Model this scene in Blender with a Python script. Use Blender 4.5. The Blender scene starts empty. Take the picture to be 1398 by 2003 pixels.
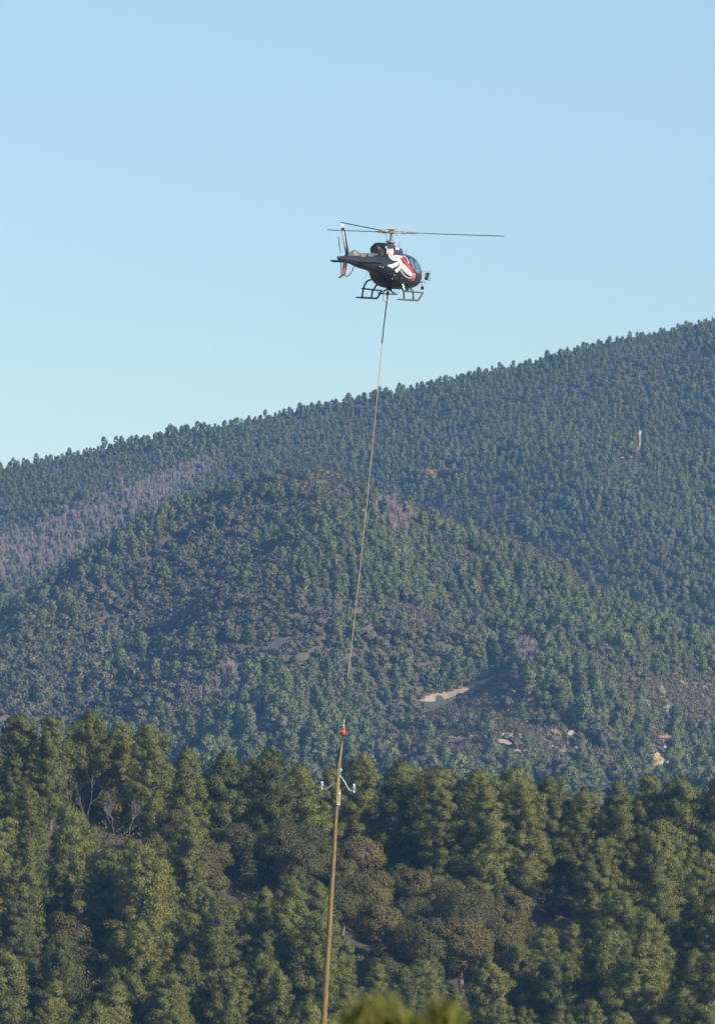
import bpy, math, random
import numpy as np
from mathutils import Vector, Matrix, noise, Euler

R = math.radians
rnd = random.Random(7)
sc = bpy.context.scene
COL = sc.collection

# ------------------------------------------------------------------ camera
F, CX, HY = 10000.0, 699.0, 1800.0          # focal length, centre column and eye-level row, in photograph pixels
cd = bpy.data.cameras.new('camera')
cam = bpy.data.objects.new('camera', cd); COL.objects.link(cam)
cam.location = (0, 0, 0); cam.rotation_euler = (R(90), 0, 0)
cd.sensor_fit = 'HORIZONTAL'; cd.sensor_width = 36.0
cd.lens = F / 1398 * 36.0
cd.shift_y = (HY - 1001.5) / 1398
cd.clip_start = 0.5; cd.clip_end = 20000
cd.dof.use_dof = True; cd.dof.focus_distance = 240; cd.dof.aperture_fstop = 9.0
sc.camera = cam

# ------------------------------------------------------------------ light
SUN = Vector((0.70, -0.55, 0.45)).normalized()      # towards the sun
SUN_EL = math.asin(SUN.z)
SUN_ROT = math.atan2(SUN.x, SUN.y)
w = bpy.data.worlds.new('World'); sc.world = w; w.use_nodes = True
nt = w.node_tree
bg = nt.nodes['Background']
sky = nt.nodes.new('ShaderNodeTexSky'); sky.sky_type = 'NISHITA'; sky.sun_disc = False
sky.sun_elevation = SUN_EL; sky.sun_rotation = SUN_ROT
sky.altitude = 600; sky.air_density = 1.5; sky.dust_density = 0.5; sky.ozone_density = 3.2
nt.links.new(sky.outputs[0], bg.inputs[0]); bg.inputs[1].default_value = 0.100
sd = bpy.data.lights.new('sun', 'SUN'); sd.energy = 5.0; sd.angle = R(0.5); sd.color = (1.0, 0.93, 0.82)
sun = bpy.data.objects.new('sun', sd); COL.objects.link(sun)
sun.rotation_euler = (-SUN).to_track_quat('-Z', 'Y').to_euler()
sc.view_settings.view_transform = 'Standard'; sc.view_settings.look = 'None'
sc.view_settings.gamma = 1.0; sc.view_settings.exposure = 0.60
sc.cycles.max_bounces = 6; sc.cycles.volume_bounces = 1; sc.cycles.transparent_max_bounces = 8
sc.cycles.use_denoising = True

# ------------------------------------------------------------------ helpers
def px(x, y, D):
    return Vector(((x - CX) / F * D, D, (HY - y) / F * D))
def to_px(p):
    return (CX + p[0] / p[1] * F, HY - p[2] / p[1] * F)
def sRGB(r, g, b):
    f = lambda c: (c / 255 / 12.92) if c / 255 <= .04045 else ((c / 255 + .055) / 1.055) ** 2.4
    return (f(r), f(g), f(b), 1)

class MB:
    def __init__(s): s.v = []; s.f = []; s.m = []
    def add(s, vs, fs, mi=0):
        o = len(s.v); s.v += [tuple(v) for v in vs]
        s.f += [tuple(i + o for i in f) for f in fs]; s.m += [mi] * len(fs)
    def box(s, c, d, rot=None, mi=0, bev=0.0):
        hx, hy, hz = d[0] / 2, d[1] / 2, d[2] / 2
        b = min(bev, hx * .9, hy * .9, hz * .9)
        if b <= 0:
            vs = [Vector((x, y, z)) for x in (-hx, hx) for y in (-hy, hy) for z in (-hz, hz)]
            fs = [(0, 1, 3, 2), (4, 6, 7, 5), (0, 4, 5, 1), (2, 3, 7, 6), (0, 2, 6, 4), (1, 5, 7, 3)]
        else:
            vs = []; fs = []
            rings = [(hx - b, hy - b, -hz), (hx, hy, -hz + b), (hx, hy, hz - b), (hx - b, hy - b, hz)]
            for (a, e, z) in rings:
                vs += [Vector((a, e - b, z)), Vector((a - b, e, z)), Vector((-a + b, e, z)), Vector((-a, e - b, z)),
                       Vector((-a, -e + b, z)), Vector((-a + b, -e, z)), Vector((a - b, -e, z)), Vector((a, -e + b, z))]
            for k in range(3):
                for i in range(8):
                    j = (i + 1) % 8
                    fs.append((k * 8 + i, k * 8 + j, k * 8 + 8 + j, k * 8 + 8 + i))
            fs.append(tuple(range(7, -1, -1))); fs.append(tuple(range(24, 32)))
        M = rot.to_matrix() if rot is not None and hasattr(rot, 'to_matrix') else (rot or Matrix.Identity(3))
        s.add([M @ v + Vector(c) for v in vs], fs, mi)
    def tube(s, pts, r, n=8, mi=0, cap=True):
        pts = [Vector(p) for p in pts]
        rs = r if isinstance(r, (list, tuple)) else [r] * len(pts)
        vs = []; up = None
        for i, p in enumerate(pts):
            t = (pts[min(i + 1, len(pts) - 1)] - pts[max(i - 1, 0)])
            t = t.normalized() if t.length > 1e-9 else Vector((0, 0, 1))
            if up is None:
                up = t.orthogonal().normalized()
            up = (up - t * up.dot(t)); up = up.normalized() if up.length > 1e-6 else t.orthogonal().normalized()
            b = t.cross(up)
            for k in range(n):
                a = 2 * math.pi * k / n
                vs.append(p + (up * math.cos(a) + b * math.sin(a)) * rs[i])
        fs = []
        for i in range(len(pts) - 1):
            for k in range(n):
                k2 = (k + 1) % n
                fs.append((i * n + k, i * n + k2, (i + 1) * n + k2, (i + 1) * n + k))
        if cap:
            fs.append(tuple(range(n - 1, -1, -1))); fs.append(tuple((len(pts) - 1) * n + k for k in range(n)))
        s.add(vs, fs, mi)
    def loft(s, rings, mi=0, cap=True):
        n = len(rings[0]); vs = [v for r in rings for v in r]; fs = []
        for i in range(len(rings) - 1):
            for k in range(n):
                k2 = (k + 1) % n
                fs.append((i * n + k, i * n + k2, (i + 1) * n + k2, (i + 1) * n + k))
        if cap:
            fs.append(tuple(range(n - 1, -1, -1))); fs.append(tuple((len(rings) - 1) * n + k for k in range(n)))
        s.add(vs, fs, mi)
    def ball(s, c, r, nu=12, nv=8, mi=0):
        rr = r if isinstance(r, (tuple, list)) else (r, r, r)
        rings = []
        for j in range(1, nv):
            th = math.pi * j / nv
            rings.append([(c[0] + rr[0] * math.sin(th) * math.cos(2 * math.pi * k / nu),
                           c[1] + rr[1] * math.sin(th) * math.sin(2 * math.pi * k / nu),
                           c[2] - rr[2] * math.cos(th)) for k in range(nu)])
        s.loft(rings, mi)
    def lathe(s, c, axis, prof, n=16, mi=0):
        a = Vector(axis).normalized(); u = a.orthogonal().normalized(); b = a.cross(u)
        s.loft([[Vector(c) + a * h + (u * math.cos(2 * math.pi * k / n) + b * math.sin(2 * math.pi * k / n)) * rr for k in range(n)] for h, rr in prof], mi)
    def mesh(s, name, mats, smooth=False):
        me = bpy.data.meshes.new(name)
        me.from_pydata(s.v, [], s.f)
        for m in (mats if isinstance(mats, (list, tuple)) else [mats]): me.materials.append(m)
        if len(me.materials) > 1: me.polygons.foreach_set('material_index', s.m)
        if smooth:
            me.polygons.foreach_set('use_smooth', [True] * len(me.polygons))
            try: me.set_sharp_from_angle(angle=R(38))
            except Exception: pass
        me.update()
        return me
    def build(s, name, mats, parent=None, smooth=True):
        return link(name, s.mesh(name, mats, smooth), parent)
def link(name, me, parent=None):
    o = bpy.data.objects.new(name, me); COL.objects.link(o)
    if parent is not None: o.parent = parent
    return o
def tag(o, label=None, cat=None, group=None, kind=None):
    if label: o['label'] = label
    if cat: o['category'] = cat
    if group: o['group'] = group
    if kind: o['kind'] = kind
    return o
def empty(name, loc=(0, 0, 0), rz=0):
    o = bpy.data.objects.new(name, None); COL.objects.link(o)
    o.location = loc; o.rotation_euler = (0, 0, rz); o.empty_display_size = .1
    return o

# ------------------------------------------------------------------ materials
def mat(name, col, rough=.6, metal=0, spec=.5, coat=0.0, noise_scale=None, col2=None, bump=0, detail=4):
    m = bpy.data.materials.new(name); m.use_nodes = True
    n = m.node_tree.nodes; l = m.node_tree.links
    b = n['Principled BSDF']
    b.inputs['Base Color'].default_value = tuple(col[:3]) + (1,)
    b.inputs['Roughness'].default_value = rough; b.inputs['Metallic'].default_value = metal
    b.inputs['Specular IOR Level'].default_value = spec
    b.inputs['Coat Weight'].default_value = coat; b.inputs['Coat Roughness'].default_value = .08
    if noise_scale:
        tc = n.new('ShaderNodeTexCoord'); t = n.new('ShaderNodeTexNoise')
        t.inputs['Scale'].default_value = noise_scale; t.inputs['Detail'].default_value = detail
        l.new(tc.outputs['Object'], t.inputs['Vector'])
        r = n.new('ShaderNodeValToRGB')
        r.color_ramp.elements[0].position = .32; r.color_ramp.elements[1].position = .68
        r.color_ramp.elements[0].color = tuple(col[:3]) + (1,)
        r.color_ramp.elements[1].color = tuple((col2 or col)[:3]) + (1,)
        l.new(t.outputs['Fac'], r.inputs['Fac']); l.new(r.outputs['Color'], b.inputs['Base Color'])
        if bump:
            bp = n.new('ShaderNodeBump'); bp.inputs['Strength'].default_value = bump; bp.inputs['Distance'].default_value = .05
            l.new(t.outputs['Fac'], bp.inputs['Height']); l.new(bp.outputs['Normal'], b.inputs['Normal'])
    return m

def leaf_mat(name, cols, clump=.6, trans=.25, rough=.6):
    """foliage: tone by tree (random per object) and by clump (noise in the crown)"""
    m = bpy.data.materials.new(name); m.use_nodes = True
    n = m.node_tree.nodes; l = m.node_tree.links
    n.remove(n['Principled BSDF']); out = n['Material Output']
    oi = n.new('ShaderNodeObjectInfo'); tc = n.new('ShaderNodeTexCoord')
    ns = n.new('ShaderNodeTexNoise'); ns.inputs['Scale'].default_value = clump; ns.inputs['Detail'].default_value = 3
    l.new(tc.outputs['Object'], ns.inputs['Vector'])
    r1 = n.new('ShaderNodeValToRGB'); e = r1.color_ramp.elements
    while len(e) < len(cols): e.new(.5)
    for i, c in enumerate(cols):
        e[i].position = i / (len(cols) - 1); e[i].color = tuple(c) + (1,)
    a = n.new('ShaderNodeMath'); a.operation = 'MULTIPLY_ADD'; a.inputs[1].default_value = .5
    l.new(ns.outputs['Fac'], a.inputs[0])
    a2 = n.new('ShaderNodeMath'); a2.operation = 'MULTIPLY_ADD'; a2.inputs[1].default_value = .95; a2.inputs[2].default_value = -.22
    l.new(oi.outputs['Random'], a2.inputs[0]); l.new(a2.outputs[0], a.inputs[2])
    l.new(a.outputs[0], r1.inputs['Fac'])
    d = n.new('ShaderNodeBsdfPrincipled'); d.inputs['Roughness'].default_value = rough
    d.inputs['Specular IOR Level'].default_value = .25
    t = n.new('ShaderNodeBsdfTranslucent'); mx = n.new('ShaderNodeMixShader'); mx.inputs[0].default_value = trans
    l.new(r1.outputs['Color'], d.inputs['Base Color']); l.new(r1.outputs['Color'], t.inputs['Color'])
    l.new(d.outputs[0], mx.inputs[1]); l.new(t.outputs[0], mx.inputs[2]); l.new(mx.outputs[0], out.inputs['Surface'])
    return m

M_PINE = leaf_mat('pine_needles', [(.088, .104, .028), (.126, .137, .030), (.158, .160, .034), (.180, .174, .040)], .7)
M_OAK = leaf_mat('oak_leaves', [(.082, .078, .028), (.122, .106, .036), (.160, .128, .044)], .8)
M_FIR = leaf_mat('fir_needles', [(.10, .115, .035), (.13, .14, .045)], .8)
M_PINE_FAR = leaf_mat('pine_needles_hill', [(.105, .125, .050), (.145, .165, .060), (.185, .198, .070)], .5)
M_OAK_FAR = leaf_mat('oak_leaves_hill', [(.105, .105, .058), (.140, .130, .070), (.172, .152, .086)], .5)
M_BARE = leaf_mat('bare_twigs', [(.25, .19, .165), (.31, .245, .215)], .4, .1)
M_HEATH = leaf_mat('heath_leaves', [(.13, .115, .062), (.19, .15, .085), (.15, .15, .065)], .4, .15)
M_AUTUMN = leaf_mat('autumn_leaves', [(.30, .20, .06), (.38, .26, .08)], .6)
M_YELLOWGREEN = leaf_mat('yellow_green_leaves', [(.17, .17, .05), (.22, .21, .06)], .6)
M_RUST = leaf_mat('rust_leaves', [(.17, .10, .07), (.24, .14, .10)], .8)
M_BROOM = leaf_mat('broom_stems', [(.12, .13, .028), (.20, .195, .042)], 3.0, .3)
M_BARK = mat('pine_bark', (.10, .075, .06), .9, noise_scale=6, col2=(.20, .15, .12))
M_DEAD = mat('dead_wood', (.17, .15, .13), .9, noise_scale=8, col2=(.30, .27, .24))

# ------------------------------------------------------------------ terrain
def smooth_interp(xs, ys):
    xs = np.array(xs, float); ys = np.array(ys, float)
    d = np.gradient(ys, xs)
    def f(x):
        x = min(max(x, xs[0]), xs[-1])
        i = min(max(int(np.searchsorted(xs, x)) - 1, 0), len(xs) - 2)
        h = xs[i + 1] - xs[i]; t = (x - xs[i]) / h
        return ((2 * t**3 - 3 * t**2 + 1) * ys[i] + (t**3 - 2 * t**2 + t) * h * d[i]
                + (-2 * t**3 + 3 * t**2) * ys[i + 1] + (t**3 - t**2) * h * d[i + 1])
    return f

D_MID, D_BACK = 1540.0, 2060.0
def prof(pts, D, drop):
    return smooth_interp([(p[0] - CX) / F * D for p in pts], [(HY - p[1]) / F * D - drop for p in pts])
z_mid = prof([(-2600, 1420), (-900, 1440), (-400, 1330), (-100, 1235), (95, 1130), (300, 1005), (420, 945), (540, 912), (620, 905), (720, 948), (850, 1000),
              (1000, 1042), (1150, 1128), (1304, 1212), (1450, 1290), (1900, 1420), (3500, 1450)], D_MID, 2.5)
z_back = prof([(-2600, 1100), (-1200, 1050), (-500, 985), (-100, 922), (95, 890), (300, 846), (480, 812), (600, 789), (735, 765), (800, 753), (900, 726),
               (1000, 708), (1100, 684), (1200, 656), (1304, 636), (1500, 590), (1900, 540), (2600, 520), (4000, 560)], D_BACK, 2.4)
def fbm(x, y, s, o=4, seed=0.0):
    return noise.fractal(Vector((x * s, y * s, seed)), 1.0, 2.0, o)
def smax(a, b, k):
    h = max(k - abs(a - b), 0) / k
    return max(a, b) + h * h * k * .25
def bump(x, y, cx, cy, sx, sy, ang=0):
    dx, dy = x - cx, y - cy; c, s = math.cos(ang), math.sin(ang)
    u, v = dx * c + dy * s, -dx * s + dy * c
    return math.exp(-(u / sx) ** 2 - (v / sy) ** 2)
def t_mid(x, y):
    zc = z_mid(x); d = D_MID - y
    s = max((zc - 30) / 240, .12)
    if d >= 0:
        z = zc - s * d
        # gullies and side spurs run down the face
        a = min(d / 60, 1) * min(max((400 - d) / 150, 0), 1)
        ph = (x + .35 * d)
        z += a * (8.0 * math.sin(ph / 14.0 + 1.2 * fbm(x, y, .012, 2, 3)) + 4.5 * fbm(x, y, .022, 3, 9))
        z -= 20 * bump(x, y, -50, 1340, 15, 66, R(-24))
        z -= 12 * bump(x, y, -72, 1500, 9, 60, R(-38))
        z += 9 * bump(x, y, 12, 1432, 26, 22)
        z -= 3 * bump(x, y, 40, 1362, 10, 40, R(12))
        z += 2 * bump(x, y, 52, 1345, 20, 26)
    else:
        z = zc + .42 * d
    return z
def t_back(x, y):
    zc = z_back(x); d = D_BACK - y
    if d >= 0:
        a = min(d / 80, 1)
        z = zc - .41 * d + a * (9 * fbm(x, y, .008, 4, 21) + 3.5 * math.sin((x - .25 * d) / 24))
        z -= 14 * bump(x, y, -95, 1905, 30, 90, R(-20))
        return z
    return zc + .3 * d
def crest(x):      # ground of the near wooded slope at its top
    p = CX + x / 530 * F
    return float(np.interp(p, [-200, 0, 100, 320, 420, 700, 850, 1100, 1300, 1500], [13, 12, 11.5, 10, 6.5, 5.5, 4.2, 3.2, 2.6, 2.4]))
def t_near(x, y):
    if y < 360:
        z = float(np.interp(y, [-300, 0, 25, 120, 250, 360], [-1.2, -1.75, -2.1, -9, -18, -27]))
        return z + .15 * fbm(x, y, .05, 3, 1)
    c = crest(x)
    if y < 530:
        t = (y - 360) / 170
        e = float(np.interp(y, [360, 440, 470, 530], [-27, -27, -19.5, 0])) + c * max(0, (y - 440) / 90)
        return e + .8 * fbm(x, y, .03, 3, 5)
    return max(c - .35 * (y - 530), -30) + .8 * fbm(x, y, .03, 3, 5)
def tz(x, y):
    zn = t_near(x, y)
    if y < 900: return zn
    z = smax(t_mid(x, y), t_back(x, y), 14)
    return smax(z, zn, 10)
def hit(pxx, pyy, y0=1000, y1=2600):
    """where the ray through a photograph point meets the hills"""
    y = y0
    while y < y1:
        p = px(pxx, pyy, y)
        if p.z <= tz(p.x, y):
            lo, hi = y - 4, y
            for _ in range(12):
                m = (lo + hi) / 2; q = px(pxx, pyy, m)
                if q.z <= tz(q.x, m): hi = m
                else: lo = m
            q = px(pxx, pyy, hi); return Vector((q.x, hi, tz(q.x, hi)))
        y += 4
    return None

M_HILL = mat('hill_soil', (.060, .052, .034), .95, noise_scale=.12, col2=(.105, .085, .058), detail=8)
M_GROUND = mat('forest_floor', (.060, .050, .030), .95, noise_scale=.4, col2=(.10, .085, .045), detail=8)
def sheet(name, xs, ys, m):
    v = [(x, y, tz(x, y)) for y in ys for x in xs]; nx = len(xs)
    f = [(j * nx + i, j * nx + i + 1, (j + 1) * nx + i + 1, (j + 1) * nx + i) for j in range(len(ys) - 1) for i in range(nx - 1)]
    me = bpy.data.meshes.new(name); me.from_pydata(v, [], f); me.materials.append(m)
    me.polygons.foreach_set('use_smooth', [True] * len(f)); me.update()
    return link(name, me)
def steps(*segs):
    out = []
    for a, b, s in segs:
        k = max(1, round((b - a) / s)); out += [a + (b - a) * i / k for i in range(k)]
    return out + [segs[-1][1]]
tag(sheet('ground', steps((-1100, -120, 70), (-120, 120, 5), (120, 1100, 70)), steps((-300, 0, 60), (0, 420, 20), (420, 620, 4), (620, 900, 14)), M_GROUND), kind='structure')
tag(sheet('hills', steps((-1100, -260, 60), (-260, 260, 5), (260, 1100, 60)), steps((900, 1180, 14), (1180, 1640, 5), (1640, 2090, 6), (2090, 3400, 60)), M_HILL), kind='structure')

# haze: the air between the camera and the hills
def haze_box():
    m = bpy.data.materials.new('haze_air'); m.use_nodes = True
    n = m.node_tree.nodes; n.remove(n['Principled BSDF'])
    v = n.new('ShaderNodeVolumePrincipled')
    v.inputs['Color'].default_value = (.24, .53, 1.0, 1); v.inputs['Density'].default_value = 1.05e-4
    v.inputs['Anisotropy'].default_value = 0.0
    m.node_tree.links.new(v.outputs[0], n['Material Output'].inputs['Volume'])
    b = MB(); zb, zt = -330, 420
    b.box((0, 1550, (zb + zt) / 2), (2400, 3900, zt - zb))
    tag(b.build('haze', m, None, False), kind='stuff')
haze_box()

# ------------------------------------------------------------------ trees
class Leaves:
    """a crown of many small leaf faces, as arrays; each face is shaded with the round of its clump"""
    def __init__(s, seed): s.r = np.random.RandomState(seed); s.V = []; s.N = []; s.bias = np.zeros(3)
    def put(s, a, b, c, d):
        V = np.stack([a, b, c], 1)
        g = np.cross(V[:, 1] - V[:, 0], V[:, 2] - V[:, 0]); fl = (g * d).sum(1) < 0
        V[fl] = V[fl][:, ::-1]
        s.V.append(V); s.N.append(d)
    def clump(s, c, rad, n, size, wid, up=.35, out=.5, shell=.55):
        r = s.r
        d = r.normal(size=(n, 3)); d /= np.linalg.norm(d, axis=1)[:, None]
        p = np.array(c) + d * (shell + (1 - shell) * r.rand(n))[:, None] * np.array(rad)
        g = d * out + np.array([0, 0, up]) + r.normal(size=(n, 3)) * .45
        g /= np.linalg.norm(g, axis=1)[:, None]
        side = np.cross(g, d + r.normal(size=(n, 3)) * .5)
        side /= np.linalg.norm(side, axis=1)[:, None] + 1e-9
        L = size * (.7 + .6 * r.rand(n)); W = wid * (.7 + .6 * r.rand(n))
        s.put(p - side * W[:, None] * .5, p + side * W[:, None] * .5, p + g * L[:, None], d + s.bias + np.array([0, 0, .25]) + r.normal(size=(n, 3)) * .22)
    def leaf(s, c, rad, n, size, up=.2, shell=.6):
        r = s.r
        d = r.normal(size=(n, 3)); d /= np.linalg.norm(d, axis=1)[:, None]
        p = np.array(c) + d * (shell + (1 - shell) * r.rand(n))[:, None] * np.array(rad)
        nn = d + np.array([0, 0, up]) + r.normal(size=(n, 3)) * .5
        nn /= np.linalg.norm(nn, axis=1)[:, None]
        u = np.cross(nn, r.normal(size=(n, 3))); u /= np.linalg.norm(u, axis=1)[:, None] + 1e-9
        v = np.cross(nn, u)
        L = (size * (.6 + .8 * r.rand(n)))[:, None]
        s.put(p - u * L * .5 - v * L * .35, p + u * L * .5 - v * L * .2, p + v * L * .6, d + s.bias + np.array([0, 0, .25]) + r.normal(size=(n, 3)) * .25)
    def mesh(s, name, m):
        V = np.concatenate(s.V); n = len(V)
        me = bpy.data.meshes.new(name)
        me.vertices.add(n * 3); me.vertices.foreach_set('co', V.reshape(-1).astype(np.float32))
        me.loops.add(n * 3); me.loops.foreach_set('vertex_index', np.arange(n * 3, dtype=np.int32))
        me.polygons.add(n); me.polygons.foreach_set('loop_start', np.arange(0, n * 3, 3, dtype=np.int32))
        me.polygons.foreach_set('use_smooth', np.ones(n, dtype=bool))
        me.materials.append(m); me.update(calc_edges=True)
        if len(s.N) == len(s.V):
            N = np.concatenate(s.N); N /= np.linalg.norm(N, axis=1)[:, None] + 1e-9
            me.normals_split_custom_set(np.repeat(N, 3, axis=0).tolist())
        return me

def pine_parts(seed, h, rad, low=.28, fine=1.0, m=M_PINE, top=.75, lean=.0):
    """returns (crown mesh, trunk mesh) of a pine of height h"""
    r = random.Random(seed); L = Leaves(seed); T = MB()
    bx, by = r.uniform(-1, 1) * h * .03, r.uniform(-1, 1) * h * .03
    axis = lambda t: Vector((bx * t * t + lean * t * t, by * t * t, h * .97 * t))
    T.tube([axis(t) for t in (0, .2, .4, .6, .8, 1)], [.020 * h, .017 * h, .014 * h, .010 * h, .006 * h, .002 * h], 7)
    z = low; gap = .55 / h
    lop = [r.uniform(.70, 1.2) for _ in range(9)]; lay = [r.uniform(.80, 1.12) for _ in range(40)]; li = 0
    while z < .985:
        t = (z - low) / (1 - low)
        pr = (min(1, .45 + 2.6 * t)) * (1 - t ** 1.9) ** top
        k = 5 if t < .8 else 4
        pr *= lay[li % 40]; li += 1
        a0 = r.uniform(0, 6.28)
        for i in range(k):
            a = a0 + 6.283 * i / k + r.uniform(-.35, .35)
            ln = rad * pr * r.uniform(.62, 1.12) * lop[int((a % 6.283) / 6.283 * 8)]
            if r.random() < .10 and t < .7: continue
            up = r.uniform(.05, .35) + .55 * t
            o = axis(z); d = Vector((math.cos(a), math.sin(a), up * .8))
            e = o + d * ln + Vector((0, 0, .10 * ln))
            if ln > .5: T.tube([o, o + d * ln * .55, e], [.035, .025, .01], 4, cap=False)
            nc = max(1, int(ln / .62 + .5))
            for c in range(nc):
                q = 1 - c * .62 / max(ln, .62) * r.uniform(.8, 1.1)
                if q < .2: break
                p = o + (e - o) * q + Vector((r.uniform(-.25, .25), r.uniform(-.25, .25), r.uniform(-.1, .2)))
                s = r.uniform(.48, .80) * (.8 + .35 * (1 - t))
                L.bias = np.array([math.cos(a), math.sin(a), .15 + .5 * t]) * .75
                L.clump(p, (s, s, s * .72), 110, .25, .042, .5, .75)
                L.leaf(p, (s * .88, s * .88, s * .62), 120, .14, .35, .8)
        z += gap * r.uniform(.7, 1.35)
    p = axis(1)
    for _ in range(3):
        L.clump(p + Vector((r.uniform(-.2, .2), r.uniform(-.2, .2), -.1)), (.35, .35, .4), 40, .45, .08, .8, .6)
        L.leaf(p + Vector((0, 0, -.15)), (.3, .3, .35), 24, .24, .4)
    return L, T

def oak_parts(seed, h, rad, n_l=38, leaves=120, size=.26, low=.22):
    r = random.Random(seed); L = Leaves(seed); T = MB()
    T.tube([(0, 0, 0), (.05 * h, .02 * h, h * .3), (0, .03 * h, h * .6)], [.035 * h, .025 * h, .012 * h], 7)
    cz = h * (low + (1 - low) * .45); rz = h * (1 - low) * .46
    for i in range(n_l):
        u = r.uniform(-.75, 1); a = r.uniform(0, 6.283); q = math.sqrt(max(0, 1 - u * u)); k = r.uniform(.55, .95)
        p = Vector((rad * .80 * q * math.cos(a) * k, rad * .80 * q * math.sin(a) * k, cz + rz * .85 * u * k))
        s = r.uniform(.26, .44) * rad * .8
        L.bias = np.array([q * math.cos(a), q * math.sin(a), u]) * .7
        L.leaf(p, (s, s, s * .8), leaves, size, .45, .8)
        L.clump(p, (s, s, s * .8), leaves // 5, size * .9, size * .35, .4, .7)
        if i % 4 == 0: T.tube([(0, 0, h * .3), p * .5 + Vector((0, 0, h * .2)), p], [.05, .035, .012], 4, cap=False)
    return L, T

def fir_parts(seed, h, rad, m=M_FIR):
    r = random.Random(seed); L = Leaves(seed); T = MB()
    T.tube([(0, 0, 0), (0, 0, h)], [.02 * h, .004], 6)
    z = .12 * h
    while z < h * .97:
        t = z / h; k = 7; a0 = r.uniform(0, 6.28)
        for i in range(k):
            a = a0 + 6.283 * i / k + r.uniform(-.2, .2); ln = rad * (1 - t) * r.uniform(.8, 1.1) + .1
            for q in (.35, .65, .95):
                L.clump((math.cos(a) * ln * q, math.sin(a) * ln * q, z - .18 * ln * q), (.2, .2, .10), 16, .28, .08, .2, .9)
        z += .42
    L.clump((0, 0, h), (.1, .1, .25), 14, .3, .06, 1, .3)
    return L, T

def dead_mesh(seed, h, r0=.09, depth=5, spread=.55):
    r = random.Random(seed); T = MB()
    def br(p, d, ln, rad, k):
        e = p + d * ln; mid = p + d * ln * .5 + Vector((r.uniform(-.1, .1), r.uniform(-.1, .1), r.uniform(-.05, .1))) * ln
        T.tube([p, mid, e], [rad, rad * .8, rad * .6], 5, cap=False)
        if k == 0: return
        for _ in range(r.choice((2, 3, 3))):
            nd = (d + Vector((r.gauss(0, spread), r.gauss(0, spread), r.gauss(.12, spread * .7)))).normalized()
            br(p + d * ln * r.uniform(.5, 1), nd, ln * r.uniform(.55, .85), rad * .6, k - 1)
    br(Vector((0, 0, 0)), Vector((r.uniform(-.2, .2), r.uniform(-.2, .2), 1)).normalized(), h * .33, r0, depth)
    return T

# masters: (crown mesh, trunk mesh, height)
PINES = []
for i, (h, rad, low, top) in enumerate([(12.5, 3.1, .08, .65), (11.5, 2.6, .10, .85), (13.5, 3.0, .14, .52), (10.5, 2.9, .06, .70),
                                        (12.0, 3.3, .10, .52), (9.0, 2.5, .06, .85), (13.0, 2.6, .14, .68), (11.0, 3.1, .08, .58)]):
    L, T = pine_parts(100 + i, h, rad, low, 1.0, top=top)
    PINES.append((L.mesh('pine_crown', M_PINE), T.mesh('pine_trunk', M_BARK, True), h))
OAKS = []
for i, (h, rad, nl) in enumerate([(7.0, 3.0, 40), (6.0, 2.7, 36), (8.0, 3.3, 46), (5.0, 2.4, 30), (6.5, 3.4, 46)]):
    L, T = oak_parts(300 + i, h, rad, nl, 400, .14)
    OAKS.append((L.mesh('oak_crown', M_OAK), T.mesh('oak_trunk', M_BARK, True), h))

# ---- near wood on the slope below the hill
GROUP_P, GROUP_O = 'pines in the near forest', 'oaks in the near forest'
def side_words(x):
    if x < 260: return 'near the left edge'
    if x < 500: return 'well left of the hanging pole'
    if x < 655: return 'just left of the hanging pole'
    if x < 860: return 'just right of the hanging pole'
    if x < 1100: return 'well right of the hanging pole'
    return 'near the right edge'
def band_words(y):
    if y < 1560: return 'on the forest crest'
    if y < 1660: return 'below the forest crest'
    if y < 1790: return 'in the middle of the forest slope'
    return 'low in the forest'
def size_words(s):
    return 'tall' if s > 1.06 else ('small' if s < .86 else 'middling')
def place_tree(kind, master, x, y, s, rz, label, cat, group, sink=.15, sz=None):
    root = empty(kind, (x, y, tz(x, y) - sink), rz); root.scale = (s, s, sz or s)
    link('crown', master[0], root); link('trunk', master[1], root)
    return tag(root, label, cat, group)

OAK_AREAS = [[(165, 1560), (300, 1500), (440, 1495), (520, 1510), (600, 1545), (648, 1580), (650, 1720), (560, 1700), (430, 1745), (330, 1680), (250, 1610)],
             [(650, 1610), (770, 1590), (800, 1720), (1000, 1735), (1015, 1870), (760, 1890), (650, 1800)], [(90, 1850), (190, 1850), (170, 1930), (80, 1930)]]
def inpoly(u, v, P):
    c = False; j = len(P) - 1
    for i in range(len(P)):
        if (P[i][1] > v) != (P[j][1] > v) and u < (P[j][0] - P[i][0]) * (v - P[i][1]) / (P[j][1] - P[i][1]) + P[i][0]: c = not c
        j = i
    return c
def oak_zone(u, v):
    return .95 if any(inpoly(u, v, P) for P in OAK_AREAS) else .03
near = []
def far_enough(x, y, d):
    for (a, b, e) in near:
        if (a - x) ** 2 + (b - y) ** 2 < ((d + e) / 2) ** 2: return False
    return True
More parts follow.
